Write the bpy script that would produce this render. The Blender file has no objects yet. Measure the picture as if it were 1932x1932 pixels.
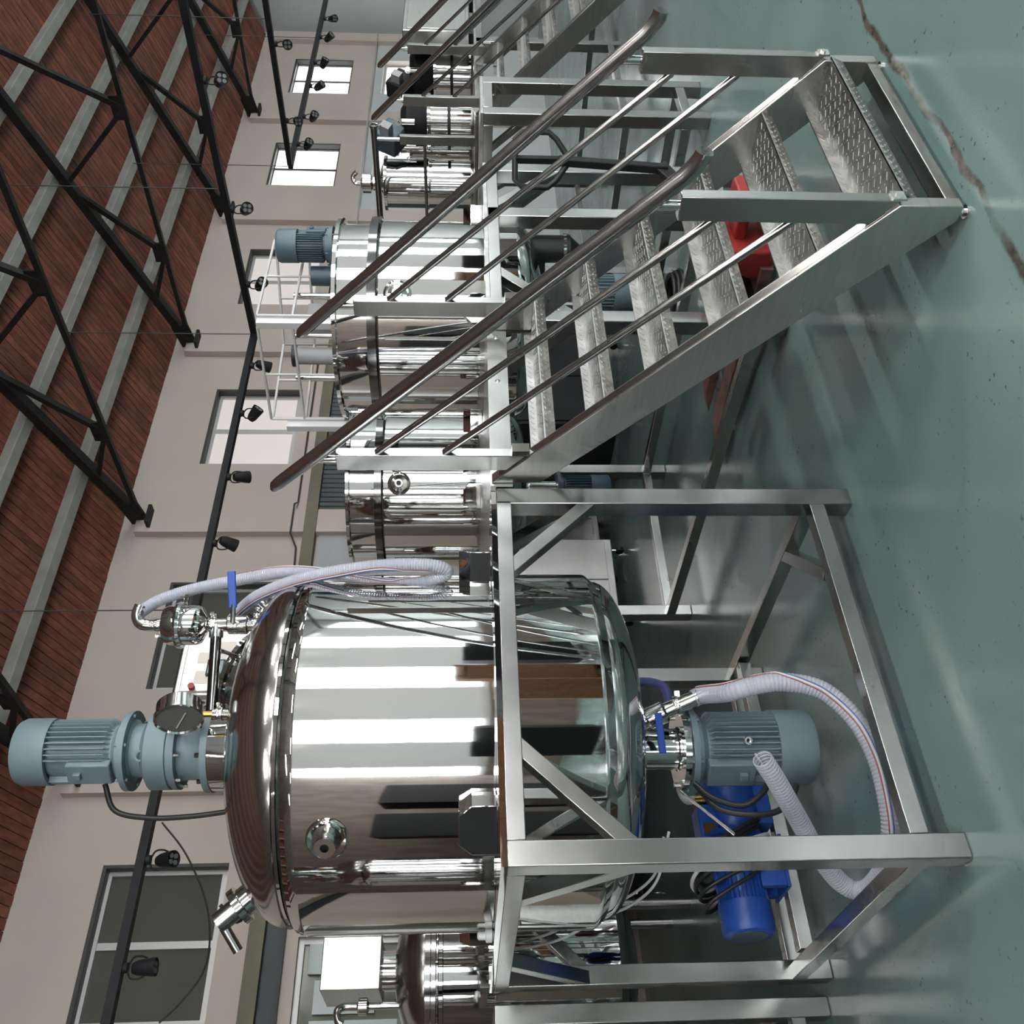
import bpy, bmesh, math, random
from mathutils import Vector, Matrix, Quaternion
random.seed(7)
PI = math.pi
V = Vector
# ------------------------------------------------------------------ camera (photo taken sideways: rolled 90 degrees)
FPX = 1793.0; CAMH = 1.6
PITCH = math.atan((966 - 871.0) / FPX)
YAW = math.atan2(3130.0 - 966, FPX / math.cos(PITCH))
sc = bpy.context.scene
col = sc.collection
fl = V((math.cos(YAW), math.sin(YAW), 0)); RT = V((math.sin(YAW), -math.cos(YAW), 0))
FW = fl * math.cos(PITCH) - V((0, 0, 1)) * math.sin(PITCH)
UP = fl * math.sin(PITCH) + V((0, 0, 1)) * math.cos(PITCH)
CAM = V((0, 0, CAMH))
cd = bpy.data.cameras.new('camera'); cam = bpy.data.objects.new('camera', cd); col.objects.link(cam)
cd.sensor_fit = 'HORIZONTAL'; cd.sensor_width = 36.0; cd.lens = 36.0 * FPX / 1932.0
cd.clip_start = 0.05; cd.clip_end = 200
# picture right = world down, picture up = world right (the phone was held on its side)
cx, cy, cz = -UP, RT, -FW
cam.matrix_world = Matrix(((cx.x, cy.x, cz.x, CAM.x), (cx.y, cy.y, cz.y, CAM.y), (cx.z, cy.z, cz.z, CAM.z), (0, 0, 0, 1)))
sc.camera = cam
# ------------------------------------------------------------------ world and exposure
w = bpy.data.worlds.new('world'); sc.world = w; w.use_nodes = True
w.node_tree.nodes['Background'].inputs[0].default_value = (0.80, 0.88, 1.0, 1)
w.node_tree.nodes['Background'].inputs[1].default_value = 0.6
sc.view_settings.view_transform = 'Standard'; sc.view_settings.look = 'None'
sc.view_settings.exposure = 1.25; sc.view_settings.gamma = 1.0
sc.view_settings.use_curve_mapping = False
sc.cycles.max_bounces = 7; sc.cycles.diffuse_bounces = 3; sc.cycles.glossy_bounces = 6; sc.cycles.transparent_max_bounces = 12
sc.cycles.use_adaptive_sampling = True; sc.cycles.adaptive_threshold = .07; sc.cycles.adaptive_min_samples = 14
sc.cycles.caustics_reflective = False; sc.cycles.caustics_refractive = False
sc.cycles.sample_clamp_indirect = 6.0
DAY = 5.5       # daylight in the big front windows
LED = 78.0     # hanging LED fixtures of the front half of the hall
DAYB = 1.1      # bright back-wall windows

def ray(x, y):
    return RT * ((966 - y) / FPX) - UP * ((x - 966) / FPX) + FW
def atd(x, y, d): return CAM + ray(x, y) * d
def atY(x, y, c): r = ray(x, y); return CAM + r * (c / r.y)
def atX(x, y, c): r = ray(x, y); return CAM + r * (c / r.x)
def atZ(x, y, h): r = ray(x, y); return CAM + r * ((h - CAMH) / r.z)

# ------------------------------------------------------------------ materials
def newmat(name):
    m = bpy.data.materials.new(name); m.use_nodes = True
    return m, m.node_tree.nodes, m.node_tree.links, m.node_tree.nodes['Principled BSDF']
def mat(name, c, rough=.5, metal=0., noise=0., nscale=8., bump=0., bscale=40., rvar=0., coat=0., stretch=(1, 1, 1), spec=None):
    m, n, l, b = newmat(name)
    b.inputs['Base Color'].default_value = (*c, 1); b.inputs['Roughness'].default_value = rough
    b.inputs['Metallic'].default_value = metal
    if spec is not None: b.inputs['Specular IOR Level'].default_value = spec
    if coat: b.inputs['Coat Weight'].default_value = coat; b.inputs['Coat Roughness'].default_value = .1
    if noise or bump or rvar:
        tc = n.new('ShaderNodeTexCoord'); mp = n.new('ShaderNodeMapping'); mp.inputs['Scale'].default_value = stretch
        l.new(tc.outputs['Object'], mp.inputs['Vector'])
    if noise:
        t = n.new('ShaderNodeTexNoise'); t.inputs['Scale'].default_value = nscale; t.inputs['Detail'].default_value = 6
        l.new(mp.outputs[0], t.inputs['Vector'])
        cr = n.new('ShaderNodeValToRGB'); cr.color_ramp.interpolation = 'EASE'; cr.color_ramp.elements[0].position = .15; cr.color_ramp.elements[1].position = .85
        cr.color_ramp.elements[0].color = (*[v * (1 - noise) for v in c], 1)
        cr.color_ramp.elements[1].color = (*[min(1, v * (1 + noise)) for v in c], 1)
        l.new(t.outputs['Fac'], cr.inputs[0]); l.new(cr.outputs[0], b.inputs['Base Color'])
    if rvar:
        t = n.new('ShaderNodeTexNoise'); t.inputs['Scale'].default_value = nscale * .7; t.inputs['Detail'].default_value = 5
        l.new(mp.outputs[0], t.inputs['Vector'])
        mr = n.new('ShaderNodeMapRange'); mr.inputs['To Min'].default_value = max(0.01, rough - rvar); mr.inputs['To Max'].default_value = rough + rvar
        mr.inputs['From Min'].default_value = .1; mr.inputs['From Max'].default_value = .9
        l.new(t.outputs['Fac'], mr.inputs['Value']); l.new(mr.outputs[0], b.inputs['Roughness'])
    if bump:
        t = n.new('ShaderNodeTexNoise'); t.inputs['Scale'].default_value = bscale; t.inputs['Detail'].default_value = 3
        l.new(mp.outputs[0], t.inputs['Vector'])
        bp = n.new('ShaderNodeBump'); bp.inputs['Strength'].default_value = bump; bp.inputs['Distance'].default_value = .01
        l.new(t.outputs['Fac'], bp.inputs['Height']); l.new(bp.outputs[0], b.inputs['Normal'])
    return m
def emis(name, c, s):
    m, n, l, b = newmat(name)
    b.inputs['Base Color'].default_value = (.5, .5, .5, 1); b.inputs['Roughness'].default_value = .15
    b.inputs['Emission Color'].default_value = (*c, 1); b.inputs['Emission Strength'].default_value = s
    return m
M = {}
M['mirror'] = mat('polished_steel', (.70, .70, .69), .035, 1, bump=.05, bscale=3.0)
M['domesteel'] = mat('dull_polished_steel', (.58, .57, .56), .14, 1)
M['darkchrome'] = mat('dark_polished_pipe', (.17, .17, .17), .12, 1)
M['chrome'] = mat('chrome_fitting', (.76, .76, .75), .10, 1)
M['satin'] = mat('satin_steel', (.43, .43, .415), .24, 1, noise=.12, nscale=4, rvar=.08)
M['brushed'] = mat('brushed_sheet_steel', (.58, .58, .56), .30, 1, noise=.08, nscale=6, stretch=(1, 1, 14), rvar=.05)
M['rail'] = mat('handrail_steel', (.43, .43, .43), .20, 1, noise=.06, nscale=9)
M['plate'] = mat('checker_plate_steel', (.45, .45, .44), .36, 1, noise=.30, nscale=16, rvar=.12)
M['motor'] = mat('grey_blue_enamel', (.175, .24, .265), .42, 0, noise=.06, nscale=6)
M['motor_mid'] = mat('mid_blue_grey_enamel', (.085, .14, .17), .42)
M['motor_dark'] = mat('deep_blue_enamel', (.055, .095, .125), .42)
M['blue'] = mat('royal_blue_enamel', (.018, .075, .36), .36, 0, noise=.08, nscale=7)
M['blue_grip'] = mat('blue_vinyl_grip', (.02, .08, .42), .42)
M['black'] = mat('black_rubber', (.013, .014, .015), .5)
M['blackmetal'] = mat('black_steel_paint', (.012, .013, .015), .55, noise=.3, nscale=5, spec=.25)
M['truss'] = mat('dark_steel_paint', (.020, .019, .019), .6, noise=.45, nscale=4, spec=.25)
M['brass'] = mat('brass', (.55, .34, .10), .3, 1)
M['red'] = mat('red_enamel', (.33, .03, .028), .45, noise=.2, nscale=6)
M['rusty'] = mat('worn_red_steel', (.20, .10, .085), .6, noise=.5, nscale=14)
M['white'] = mat('white_enamel', (.70, .71, .72), .4)
M['whitebar'] = mat('white_wire_enamel', (.62, .62, .62), .4)
M['plastic'] = mat('white_plastic', (.75, .78, .78), .4)
M['wall'] = mat('beige_plaster', (.56, .488, .437), .85, noise=.05, nscale=1.2, bump=.05, bscale=60)
M['wallpale'] = mat('pale_plaster', (.52, .545, .55), .8, noise=.05, nscale=1.5)
M['walldark'] = mat('dark_brown_coat', (.16, .13, .115), .7, noise=.3, nscale=2)
M['greywall'] = mat('grey_panel', (.40, .405, .42), .6)
M['olive'] = mat('olive_steel_beam', (.165, .15, .10), .6, noise=.2, nscale=3)
M['shutter'] = mat('dark_teal_sheet', (.022, .032, .035), .45)
M['concrete'] = mat('grey_concrete', (.30, .295, .275), .85, noise=.16, nscale=5)
M['alu'] = mat('window_aluminium', (.55, .55, .54), .4, .4)
M['winframe'] = mat('dark_window_frame', (.05, .05, .048), .5)
M['darkglass'] = mat('dark_window_glass', (.10, .097, .085), .10)
M['office'] = mat('office_glass', (.13, .14, .105), .12, noise=.25, nscale=1.5)
M['paper'] = mat('pale_paper', (.62, .68, .68), .7)
M['panel'] = mat('cabinet_steel', (.60, .58, .57), .32, .6, noise=.12, nscale=4)
M['film'] = mat('peeled_film', (.72, .66, .60), .4)
M['lens'] = mat('lamp_lens', (.17, .18, .185), .2)
M['screen'] = mat('screen_glass', (.30, .40, .46), .1)
M['cone'] = mat('dial_face', (.16, .16, .155), .15)
M['clearplastic'] = mat('clear_tubing', (.74, .76, .78), .2)
M['daypane'] = emis('daylit_pane', (.93, .97, 1.0), DAY)
M['daypane_back'] = emis('bright_back_pane', (.96, 1.0, 1.0), DAYB)
M['wall_glow'] = emis('glowing_wall_strip', (.84, .95, 1.0), .10)  # glow given to the front wall strips as added fill light
M['led'] = emis('led_tube', (1.0, .96, .90), LED)
M['pinkpane'] = emis('lit_hall_pane', (.92, .80, .76), .20)

def wood():
    m, n, l, b = newmat('red_brown_boards')
    oi = n.new('ShaderNodeObjectInfo'); tc = n.new('ShaderNodeTexCoord')
    mp = n.new('ShaderNodeMapping'); mp.inputs['Scale'].default_value = (9, .7, 9); l.new(tc.outputs['Object'], mp.inputs['Vector'])
    ad = n.new('ShaderNodeVectorMath'); ad.operation = 'ADD'
    mu = n.new('ShaderNodeMath'); mu.operation = 'MULTIPLY'; mu.inputs[1].default_value = 37
    l.new(oi.outputs['Random'], mu.inputs[0]); cb = n.new('ShaderNodeCombineXYZ'); l.new(mu.outputs[0], cb.inputs[1])
    l.new(mp.outputs[0], ad.inputs[0]); l.new(cb.outputs[0], ad.inputs[1])
    t = n.new('ShaderNodeTexNoise'); t.inputs['Scale'].default_value = 1.6; t.inputs['Detail'].default_value = 5; l.new(ad.outputs[0], t.inputs['Vector'])
    cr = n.new('ShaderNodeValToRGB'); e = cr.color_ramp.elements
    e[0].position = .25; e[0].color = (.105, .034, .022, 1); e[1].position = .8; e[1].color = (.33, .105, .062, 1)
    l.new(t.outputs['Fac'], cr.inputs[0])
    hs = n.new('ShaderNodeHueSaturation'); mr = n.new('ShaderNodeMapRange'); mr.inputs['To Min'].default_value = .7; mr.inputs['To Max'].default_value = 1.2
    l.new(oi.outputs['Random'], mr.inputs['Value']); l.new(mr.outputs[0], hs.inputs['Value']); l.new(cr.outputs[0], hs.inputs['Color'])
    l.new(hs.outputs[0], b.inputs['Base Color']); b.inputs['Roughness'].default_value = .7
    return m
M['wood'] = wood()
def floormat():
    m, n, l, b = newmat('green_epoxy_floor')
    tc = n.new('ShaderNodeTexCoord')
    def noise(scale, detail=6, mscale=(1, 1, 1)):
        mp = n.new('ShaderNodeMapping'); mp.inputs['Scale'].default_value = mscale; l.new(tc.outputs['Object'], mp.inputs['Vector'])
        t = n.new('ShaderNodeTexNoise'); t.inputs['Scale'].default_value = scale; t.inputs['Detail'].default_value = detail
        l.new(mp.outputs[0], t.inputs['Vector']); return t.outputs['Fac']
    def ramp(src, p0, c0, p1, c1):
        r = n.new('ShaderNodeValToRGB'); e = r.color_ramp.elements
        e[0].position = p0; e[0].color = (*c0, 1); e[1].position = p1; e[1].color = (*c1, 1); l.new(src, r.inputs[0]); return r.outputs[0]
    def mix(f, a, c):
        x = n.new('ShaderNodeMix'); x.data_type = 'RGBA'; l.new(f, x.inputs[0]); l.new(a, x.inputs[6])
        if isinstance(c, tuple): x.inputs[7].default_value = (*c, 1)
        else: l.new(c, x.inputs[7])
        return x.outputs[2]
    base = ramp(noise(.9), .25, (.13, .212, .212), .75, (.19, .285, .28))
    spots = ramp(noise(38, 2), .655, (0, 0, 0), .69, (1, 1, 1))
    spots2 = ramp(noise(3.5, 3), .46, (0, 0, 0), .62, (.8, .8, .8))
    mul = n.new('ShaderNodeMix'); mul.data_type = 'RGBA'; mul.blend_type = 'MULTIPLY'; mul.inputs[0].default_value = 1
    l.new(spots, mul.inputs[6]); l.new(spots2, mul.inputs[7])
    c1 = mix(mul.outputs[2], base, (.05, .07, .07))
    # chipped expansion joint running along the hall just in front of the stair
    sp = n.new('ShaderNodeSeparateXYZ'); l.new(tc.outputs['Object'], sp.inputs[0])
    nz = noise(4.0, 5); a = n.new('ShaderNodeMath'); a.operation = 'MULTIPLY_ADD'; a.inputs[1].default_value = .13; a.inputs[2].default_value = -.065
    l.new(nz, a.inputs[0]); s = n.new('ShaderNodeMath'); s.operation = 'ADD'; l.new(sp.outputs[1], s.inputs[0]); l.new(a.outputs[0], s.inputs[1])
    d = n.new('ShaderNodeMath'); d.operation = 'SUBTRACT'; d.inputs[1].default_value = 1.575; l.new(s.outputs[0], d.inputs[0])
    ab = n.new('ShaderNodeMath'); ab.operation = 'ABSOLUTE'; l.new(d.outputs[0], ab.inputs[0])
    jm = ramp(ab.outputs[0], .010, (1, 1, 1), .021, (0, 0, 0))
    jb = ramp(noise(2.2, 4), .30, (.25, .25, .25), .42, (1, 1, 1))
    jx = n.new('ShaderNodeMix'); jx.data_type = 'RGBA'; jx.blend_type = 'MULTIPLY'; jx.inputs[0].default_value = 1; l.new(jm, jx.inputs[6]); l.new(jb, jx.inputs[7])
    jc = ramp(noise(22), .35, (.035, .035, .034), .7, (.13, .115, .10))
    c2 = mix(jx.outputs[2], c1, jc)
    l.new(c2, b.inputs['Base Color'])
    rr = n.new('ShaderNodeMapRange'); rr.inputs['To Min'].default_value = .10; rr.inputs['To Max'].default_value = .30
    rr.inputs['From Min'].default_value = .15; rr.inputs['From Max'].default_value = .85
    l.new(noise(1.7, 6), rr.inputs['Value']); l.new(rr.outputs[0], b.inputs['Roughness'])
    bp = n.new('ShaderNodeBump'); bp.inputs['Strength'].default_value = .10; bp.inputs['Distance'].default_value = .01
    l.new(noise(9, 3), bp.inputs['Height']); l.new(bp.outputs[0], b.inputs['Normal'])
    b.inputs['Specular IOR Level'].default_value = .6
    return m
M['floor'] = floormat()
def hosemat():
    m, n, l, b = newmat('clear_pvc_hose')
    b.inputs['Base Color'].default_value = (.66, .68, .78, 1); b.inputs['Roughness'].default_value = .10
    b.inputs['Alpha'].default_value = .58
    return m
M['hose'] = hosemat(); M['hosewire'] = mat('hose_spiral', (.50, .51, .58), .3)
def glassy(name, c, a):
    m, n, l, b = newmat(name); b.inputs['Base Color'].default_value = (*c, 1); b.inputs['Roughness'].default_value = .05; b.inputs['Alpha'].default_value = a
    return m
M['clearglass'] = glassy('clear_acrylic', (.7, .72, .74), .35)

# ------------------------------------------------------------------ mesh building
ORG = {}
def org(o):
    return ORG.get(o.name, V((0, 0, 0))) if o else V((0, 0, 0))
def frame_of(d):
    d = d.normalized(); a = V((0, 0, 1)) if abs(d.z) < .95 else V((1, 0, 0))
    s = d.cross(a).normalized(); u = s.cross(d).normalized(); return d, s, u
class MB:
    def __init__(s): s.v = []; s.f = []
    def add(s, vs, fs):
        o = len(s.v); s.v += [V(p) for p in vs]; s.f += [tuple(i + o for i in f) for f in fs]; return s
    def box(s, a, b):
        x0, y0, z0 = a; x1, y1, z1 = b
        vs = [(x0, y0, z0), (x1, y0, z0), (x1, y1, z0), (x0, y1, z0), (x0, y0, z1), (x1, y0, z1), (x1, y1, z1), (x0, y1, z1)]
        return s.add(vs, [(0, 3, 2, 1), (4, 5, 6, 7), (0, 1, 5, 4), (1, 2, 6, 5), (2, 3, 7, 6), (3, 0, 4, 7)])
    def bar(s, p0, p1, w, h, up=None):
        p0 = V(p0); p1 = V(p1); d = (p1 - p0).normalized()
        if up is None: d, sd, u = frame_of(d)
        else: u0 = V(up); sd = d.cross(u0).normalized(); u = sd.cross(d).normalized()
        vs = []
        for p in (p0, p1):
            for a, c in ((-1, -1), (1, -1), (1, 1), (-1, 1)): vs.append(p + sd * a * w / 2 + u * c * h / 2)
        return s.add(vs, [(0, 1, 2, 3), (7, 6, 5, 4), (0, 4, 5, 1), (1, 5, 6, 2), (2, 6, 7, 3), (3, 7, 4, 0)])
    def lathe(s, prof, c=(0, 0, 0), axis=(0, 0, 1), n=48, a0=0, a1=None):
        d, sd, u = frame_of(V(axis)); c = V(c); vs = []; fs = []
        full = a1 is None; a1 = 2 * PI if full else a1; m = n if full else n + 1
        for r, z in prof:
            for k in range(m):
                a = a0 + (a1 - a0) * k / n
                vs.append(c + d * z + (sd * math.cos(a) + u * math.sin(a)) * max(r, 1e-5))
        for i in range(len(prof) - 1):
            for k in range(n):
                k2 = (k + 1) % m
                fs.append((i * m + k, i * m + k2, (i + 1) * m + k2, (i + 1) * m + k))
        return s.add(vs, fs)
    def cyl(s, p0, p1, r, r2=None, n=24):
        p0 = V(p0); p1 = V(p1); L = (p1 - p0).length; r2 = r if r2 is None else r2
        return s.lathe([(0, 0), (r, 0), (r2, L), (0, L)], p0, p1 - p0, n)
    def tube(s, pts, r, n=12, caps=True):
        pts = [V(p) for p in pts]; rs = r if isinstance(r, (list, tuple)) else [r] * len(pts)
        d, sd, u = frame_of(pts[1] - pts[0]); vs = []; fs = []; N = len(pts)
        for i, p in enumerate(pts):
            t = (pts[min(i + 1, N - 1)] - pts[max(i - 1, 0)]).normalized()
            sd = (sd - t * sd.dot(t)).normalized(); u = t.cross(sd)
            for k in range(n):
                a = 2 * PI * k / n; vs.append(p + (sd * math.cos(a) + u * math.sin(a)) * rs[i])
        for i in range(N - 1):
            for k in range(n): fs.append((i * n + k, i * n + (k + 1) % n, (i + 1) * n + (k + 1) % n, (i + 1) * n + k))
        if caps: fs += [tuple(range(n - 1, -1, -1)), tuple(range((N - 1) * n, N * n))]
        return s.add(vs, fs)
    def prism(s, poly, t0, t1, fn):
        n = len(poly); vs = [fn(a, b, t0) for a, b in poly] + [fn(a, b, t1) for a, b in poly]
        fs = [tuple(range(n)), tuple(range(2 * n - 1, n - 1, -1))] + [(i, i + n, (i + 1) % n + n, (i + 1) % n) for i in range(n)]
        return s.add(vs, fs)
    def mesh(s, name, o=V((0, 0, 0))):
        me = bpy.data.meshes.new(name); me.from_pydata([p - o for p in s.v], [], s.f)
        bm = bmesh.new(); bm.from_mesh(me); bmesh.ops.recalc_face_normals(bm, faces=bm.faces); bm.to_mesh(me); bm.free()
        me.polygons.foreach_set('use_smooth', [True] * len(me.polygons)); me.set_sharp_from_angle(angle=.55); me.update(); return me
    def build(s, name, m, parent=None, bevel=0, kind=None, label=None):
        o = bpy.data.objects.new(name, s.mesh(name, org(parent)))
        o.data.materials.append(M[m]); col.objects.link(o)
        if parent: o.parent = parent; ORG[o.name] = org(parent)
        if bevel:
            b = o.modifiers.new('edge', 'BEVEL'); b.width = bevel; b.segments = 2; b.limit_method = 'ANGLE'; b.angle_limit = .7
        if kind: o['kind'] = kind
        if label: o['label'] = label
        return o
def thing(name, label, cat, loc, group=None):
    o = bpy.data.objects.new(name, None); col.objects.link(o); o.location = loc; o.empty_display_size = .1
    ORG[o.name] = V(loc); o['label'] = label; o['category'] = cat
    if group: o['group'] = group
    return o
def tag(o, label, cat, group=None):
    o['label'] = label; o['category'] = cat
    if group: o['group'] = group
    return o
def struct(o): o['kind'] = 'structure'; return o
def copy_tree(o, parent=None):
    c = o.copy(); col.objects.link(c)
    if parent: c.parent = parent
    for ch in list(o.children): copy_tree(ch, c)
    return c
def dup_mesh(src, parent, mw=None, name=None):     # a piece sharing mesh data
    c = bpy.data.objects.new(name or src.name.split('.')[0], src.data); col.objects.link(c); c.parent = parent
    if mw is not None: c.matrix_local = mw
    return c
def spline(pts, n=10):
    pts = [V(p) for p in pts]; P = [pts[0] * 2 - pts[1]] + pts + [pts[-1] * 2 - pts[-2]]; out = []
    for i in range(1, len(P) - 2):
        for k in range(n):
            t = k / n; a, b, c, d = P[i - 1], P[i], P[i + 1], P[i + 2]
            out.append(.5 * ((2 * b) + (c - a) * t + (2 * a - 5 * b + 4 * c - d) * t * t + (3 * b - a - 3 * c + d) * t ** 3))
    return out + [pts[-1]]

# ================================================================== THE HALL
WY = 9.0; FY = -7.0; XL = -8.0; XR = 20.4; EAVE = 5.57; SL = .366; RY = 1.0
RZ = EAVE + SL * (WY - RY)
def roofz(y): return EAVE + SL * (WY - abs(y - RY) - RY)
struct(MB().add([(XL, FY, 0), (XR, FY, 0), (XR, WY, 0), (XL, WY, 0)], [(0, 1, 2, 3)]).build('floor', 'floor'))
def wall_y(name, y0, y1, x0, x1, z0, z1, holes, m):
    mb = MB(); xs = sorted({x0, x1} | {h[0] for h in holes} | {h[1] for h in holes}); zs = sorted({z0, z1} | {h[2] for h in holes} | {h[3] for h in holes})
    for i in range(len(xs) - 1):
        for j in range(len(zs) - 1):
            a, b, c, d = xs[i], xs[i + 1], zs[j], zs[j + 1]
            if any(h[0] <= a + 1e-4 and h[1] >= b - 1e-4 and h[2] <= c + 1e-4 and h[3] >= d - 1e-4 for h in holes): continue
            mb.box((a, y0, c), (b, y1, d))
    return struct(mb.build(name, m))
PITCHX = 3.205; X0 = 4.05
upper = [(X0 - 2.2 + PITCHX * k, X0 - .83 + PITCHX * k, 3.76, 4.91) for k in range(0, 6)]
lower = [(upper[4][0], upper[4][1], 1.9, 3.15), (upper[5][0], upper[5][1], 1.9, 3.15)]
office = (-1.2, 2.55, .9, 3.05)
wall_back = wall_y('wall_back', WY, WY + .3, XL, XR, 0, EAVE + .1, upper + lower + [office], 'wall')
# lower part of the far bays is painted paler
pw = MB()
for a, b in ((10.9, lower[0][0]), (lower[0][1], lower[1][0]), (lower[1][1], XR)): pw.box((a, WY - .012, 0), (b, WY, 3.3))
for h in lower: pw.box((h[0], WY - .012, 0), (h[1], WY, h[2])); pw.box((h[0], WY - .012, h[3]), (h[1], WY, 3.3))
pw.build('painted_dado', 'wallpale', wall_back)
MB().box((5.9, WY - .03, 0), (7.35, WY, 3.3)).build('grey_panel', 'greywall', wall_back)
for k in range(-1, 6):
    x = X0 + PITCHX * k
    MB().box((x - .17, WY - .10, 0), (x + .17, WY, EAVE - .12)).build('pilaster', 'wall', wall_back)
def window(name, h, y, pane, frame, depth=.12, bars=1, hb=0, fw=.05):
    x0, x1, z0, z1 = h; r = MB()
    r.box((x0, y, z0), (x0 + fw, y + .06, z1)); r.box((x1 - fw, y, z0), (x1, y + .06, z1))
    r.box((x0 + fw, y, z0), (x1 - fw, y + .06, z0 + fw)); r.box((x0 + fw, y, z1 - fw), (x1 - fw, y + .06, z1))
    o = struct(r.build(name, frame))
    for i in range(bars):
        x = x0 + (x1 - x0) * (i + 1) / (bars + 1)
        MB().box((x - fw * .45, y + .01, z0 + fw), (x + fw * .45, y + .05, z1 - fw)).build('mullion', frame, o)
    for i in range(hb):
        z = z0 + (z1 - z0) * (i + 1) / (hb + 1)
        MB().box((x0 + fw, y + .012, z - fw * .4), (x1 - fw, y + .048, z + fw * .4)).build('transom', frame, o)
    for i in range(bars + 1):
        a = x0 + (x1 - x0) * i / (bars + 1) + (fw if i == 0 else fw * .45); b = x0 + (x1 - x0) * (i + 1) / (bars + 1) - (fw if i == bars else fw * .45)
        MB().box((a, y + .03, z0 + fw), (b, y + .036, z1 - fw)).build('pane', pane, o)
    return o
panes = ['darkglass', 'darkglass', 'pinkpane', 'pinkpane', 'daypane_back', 'daypane_back']
for k, h in enumerate(upper):
    o = window('window_%d' % (k + 1), h, WY + .10, panes[k], 'alu' if k < 4 else 'winframe', fw=.07 if k < 4 else .045)
    f = MB(); x0, x1, z0, z1 = h
    f.box((x1 - .03, WY + .002, z0), (x1, WY + .10, z1)); f.box((x0, WY + .002, z1 - .035), (x1 - .03, WY + .10, z1))
    f.build('reveal', 'winframe', o)
for k, h in enumerate(lower): window('window_%d' % (k + 7), h, WY + .10, 'daypane_back', 'alu')
wo = window('window_9', office, WY + .06, 'office', 'alu', bars=2)
for a, b, c, d in ((1.93, 2.2, 2.35, 2.88), (1.52, 1.88, 2.15, 2.90), (1.45, 1.55, 2.02, 2.1), (2.25, 2.5, 2.5, 2.95)):
    MB().box((a, WY + .05, c), (b, WY + .058, d)).build('paper_sheet', 'paper', wo)
struct(MB().box((XL, WY - .14, 3.33), (11.6, WY - .005, 3.47)).build('trim_1', 'olive'))
dk = MB(); dk.box((XL, WY - .06, 3.16), (5.9, WY - .003, 3.33)); struct(dk.build('trim_2', 'shutter'))
# corrugated roller door
dr = MB(); xa, xb = 7.45, 10.85; nst = 90; vs = []; fs = []
for i in range(nst + 1):
    x = xa + (xb - xa) * i / nst; y = WY - .05 - (.018 if (i // 1) % 2 else 0)
    vs += [(x, y, 0), (x, y, 3.33)]
    if i: fs.append((2 * i - 2, 2 * i, 2 * i + 1, 2 * i - 1))
dr.add(vs, fs); do = struct(dr.build('door_1', 'shutter'))
MB().box((xa - .09, WY - .08, 0), (xa, WY - .004, 3.33)).build('door_jamb', 'olive', do)
MB().box((xb, WY - .08, 0), (xb + .09, WY - .004, 3.33)).build('door_jamb', 'olive', do)
# conduit on the back wall
tag(MB().tube([(6.2, WY - .03, 3.52), (6.9, WY - .03, 3.55), (7.05, WY - .12, 3.62), (7.5, WY - .12, 3.62), (7.6, WY - .03, 3.60), (10.2, WY - .03, 3.60), (12.2, WY - .03, 3.58)], .011, 8).build('wall_conduit', 'winframe'), 'thin dark conduit running along the beige wall above the roller door', 'conduit')
tag(MB().tube([(13.2, WY - .125, 3.28), (16.0, WY - .125, 3.31), (20.3, WY - .125, 3.33)], .012, 8).build('wall_cable', 'greywall'), 'thin grey cable running along the wall below the two bright windows', 'cable')
# end walls and front wall
for nm, x0, x1 in (('wall_right', XR, XR + .3), ('wall_left', XL - .3, XL)):
    poly = [(FY, 0), (WY, 0), (WY, EAVE), (RY, RZ), (FY, EAVE)]
    struct(MB().prism(poly, x0, x1, lambda a, b, t: (t, a, b)).build(nm, 'wallpale' if nm == 'wall_right' else 'walldark'))
fwin = [(-1.45 + 6.4 * k - 1.45, -1.45 + 6.4 * k + 1.45, 1.25, 4.6) for k in range(-1, 4)]
wf = wall_y('wall_front', FY - .3, FY, XL, XR, 0, EAVE + .1, fwin + [(fwin[k][1], fwin[k + 1][0], 1.25, 4.6) for k in range(len(fwin) - 1)], 'wallpale')
MB().box((XL, FY, 0), (XR, FY + .03, 1.2)).build('dark_wall_band', 'walldark', wf)  # dark band added so the tank mirrors brown below the windows
for k, h in enumerate(fwin): window('window_%d' % (k + 10), h, FY - .14, 'daypane', 'wallpale', bars=1, hb=2, fw=.08)
for k in range(len(fwin) - 1): window('window_%d' % (k + 15), (fwin[k][1], fwin[k + 1][0], 1.25, 4.6), FY - .14, 'wall_glow', 'wallpale', bars=0, hb=0, fw=.06)  # pale wall strips between the windows, made to glow as added fill
# roof: deck behind the boards, boards, purlins
T = .10
rf = MB()
for y0, y1 in ((WY + .3, RY), (RY, FY - .3)):
    z0, z1 = roofz(y0) + T, roofz(y1) + T
    rf.add([(XL - .3, y0, z0), (XR + .3, y0, z0), (XR + .3, y1, z1), (XL - .3, y1, z1)], [(0, 1, 2, 3)])
ceiling = struct(rf.build('ceiling', 'walldark'))
bw = .1015; zt = lambda y: roofz(y) + T - .03
b0 = MB(); y0, y1 = WY + .02, RY; z0, z1 = zt(y0), zt(y1)
b0.add([(0, y0, z0), (bw - .009, y0, z0), (bw - .009, y1, z1), (0, y1, z1), (0, y0, z0 + .02), (bw - .009, y0, z0 + .02), (bw - .009, y1, z1 + .02), (0, y1, z1 + .02)],
       [(0, 1, 2, 3), (4, 5, 6, 7), (0, 1, 5, 4), (1, 2, 6, 5), (2, 3, 7, 6), (3, 0, 4, 7)])
bo = b0.build('board', 'wood', ceiling); bo.location = (XL, 0, 0)
nb = int((XR - XL) / bw)
for k in range(1, nb): dup_mesh(bo, ceiling, Matrix.Translation((XL + bw * k, 0, random.uniform(-.004, .004))), 'board')
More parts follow.
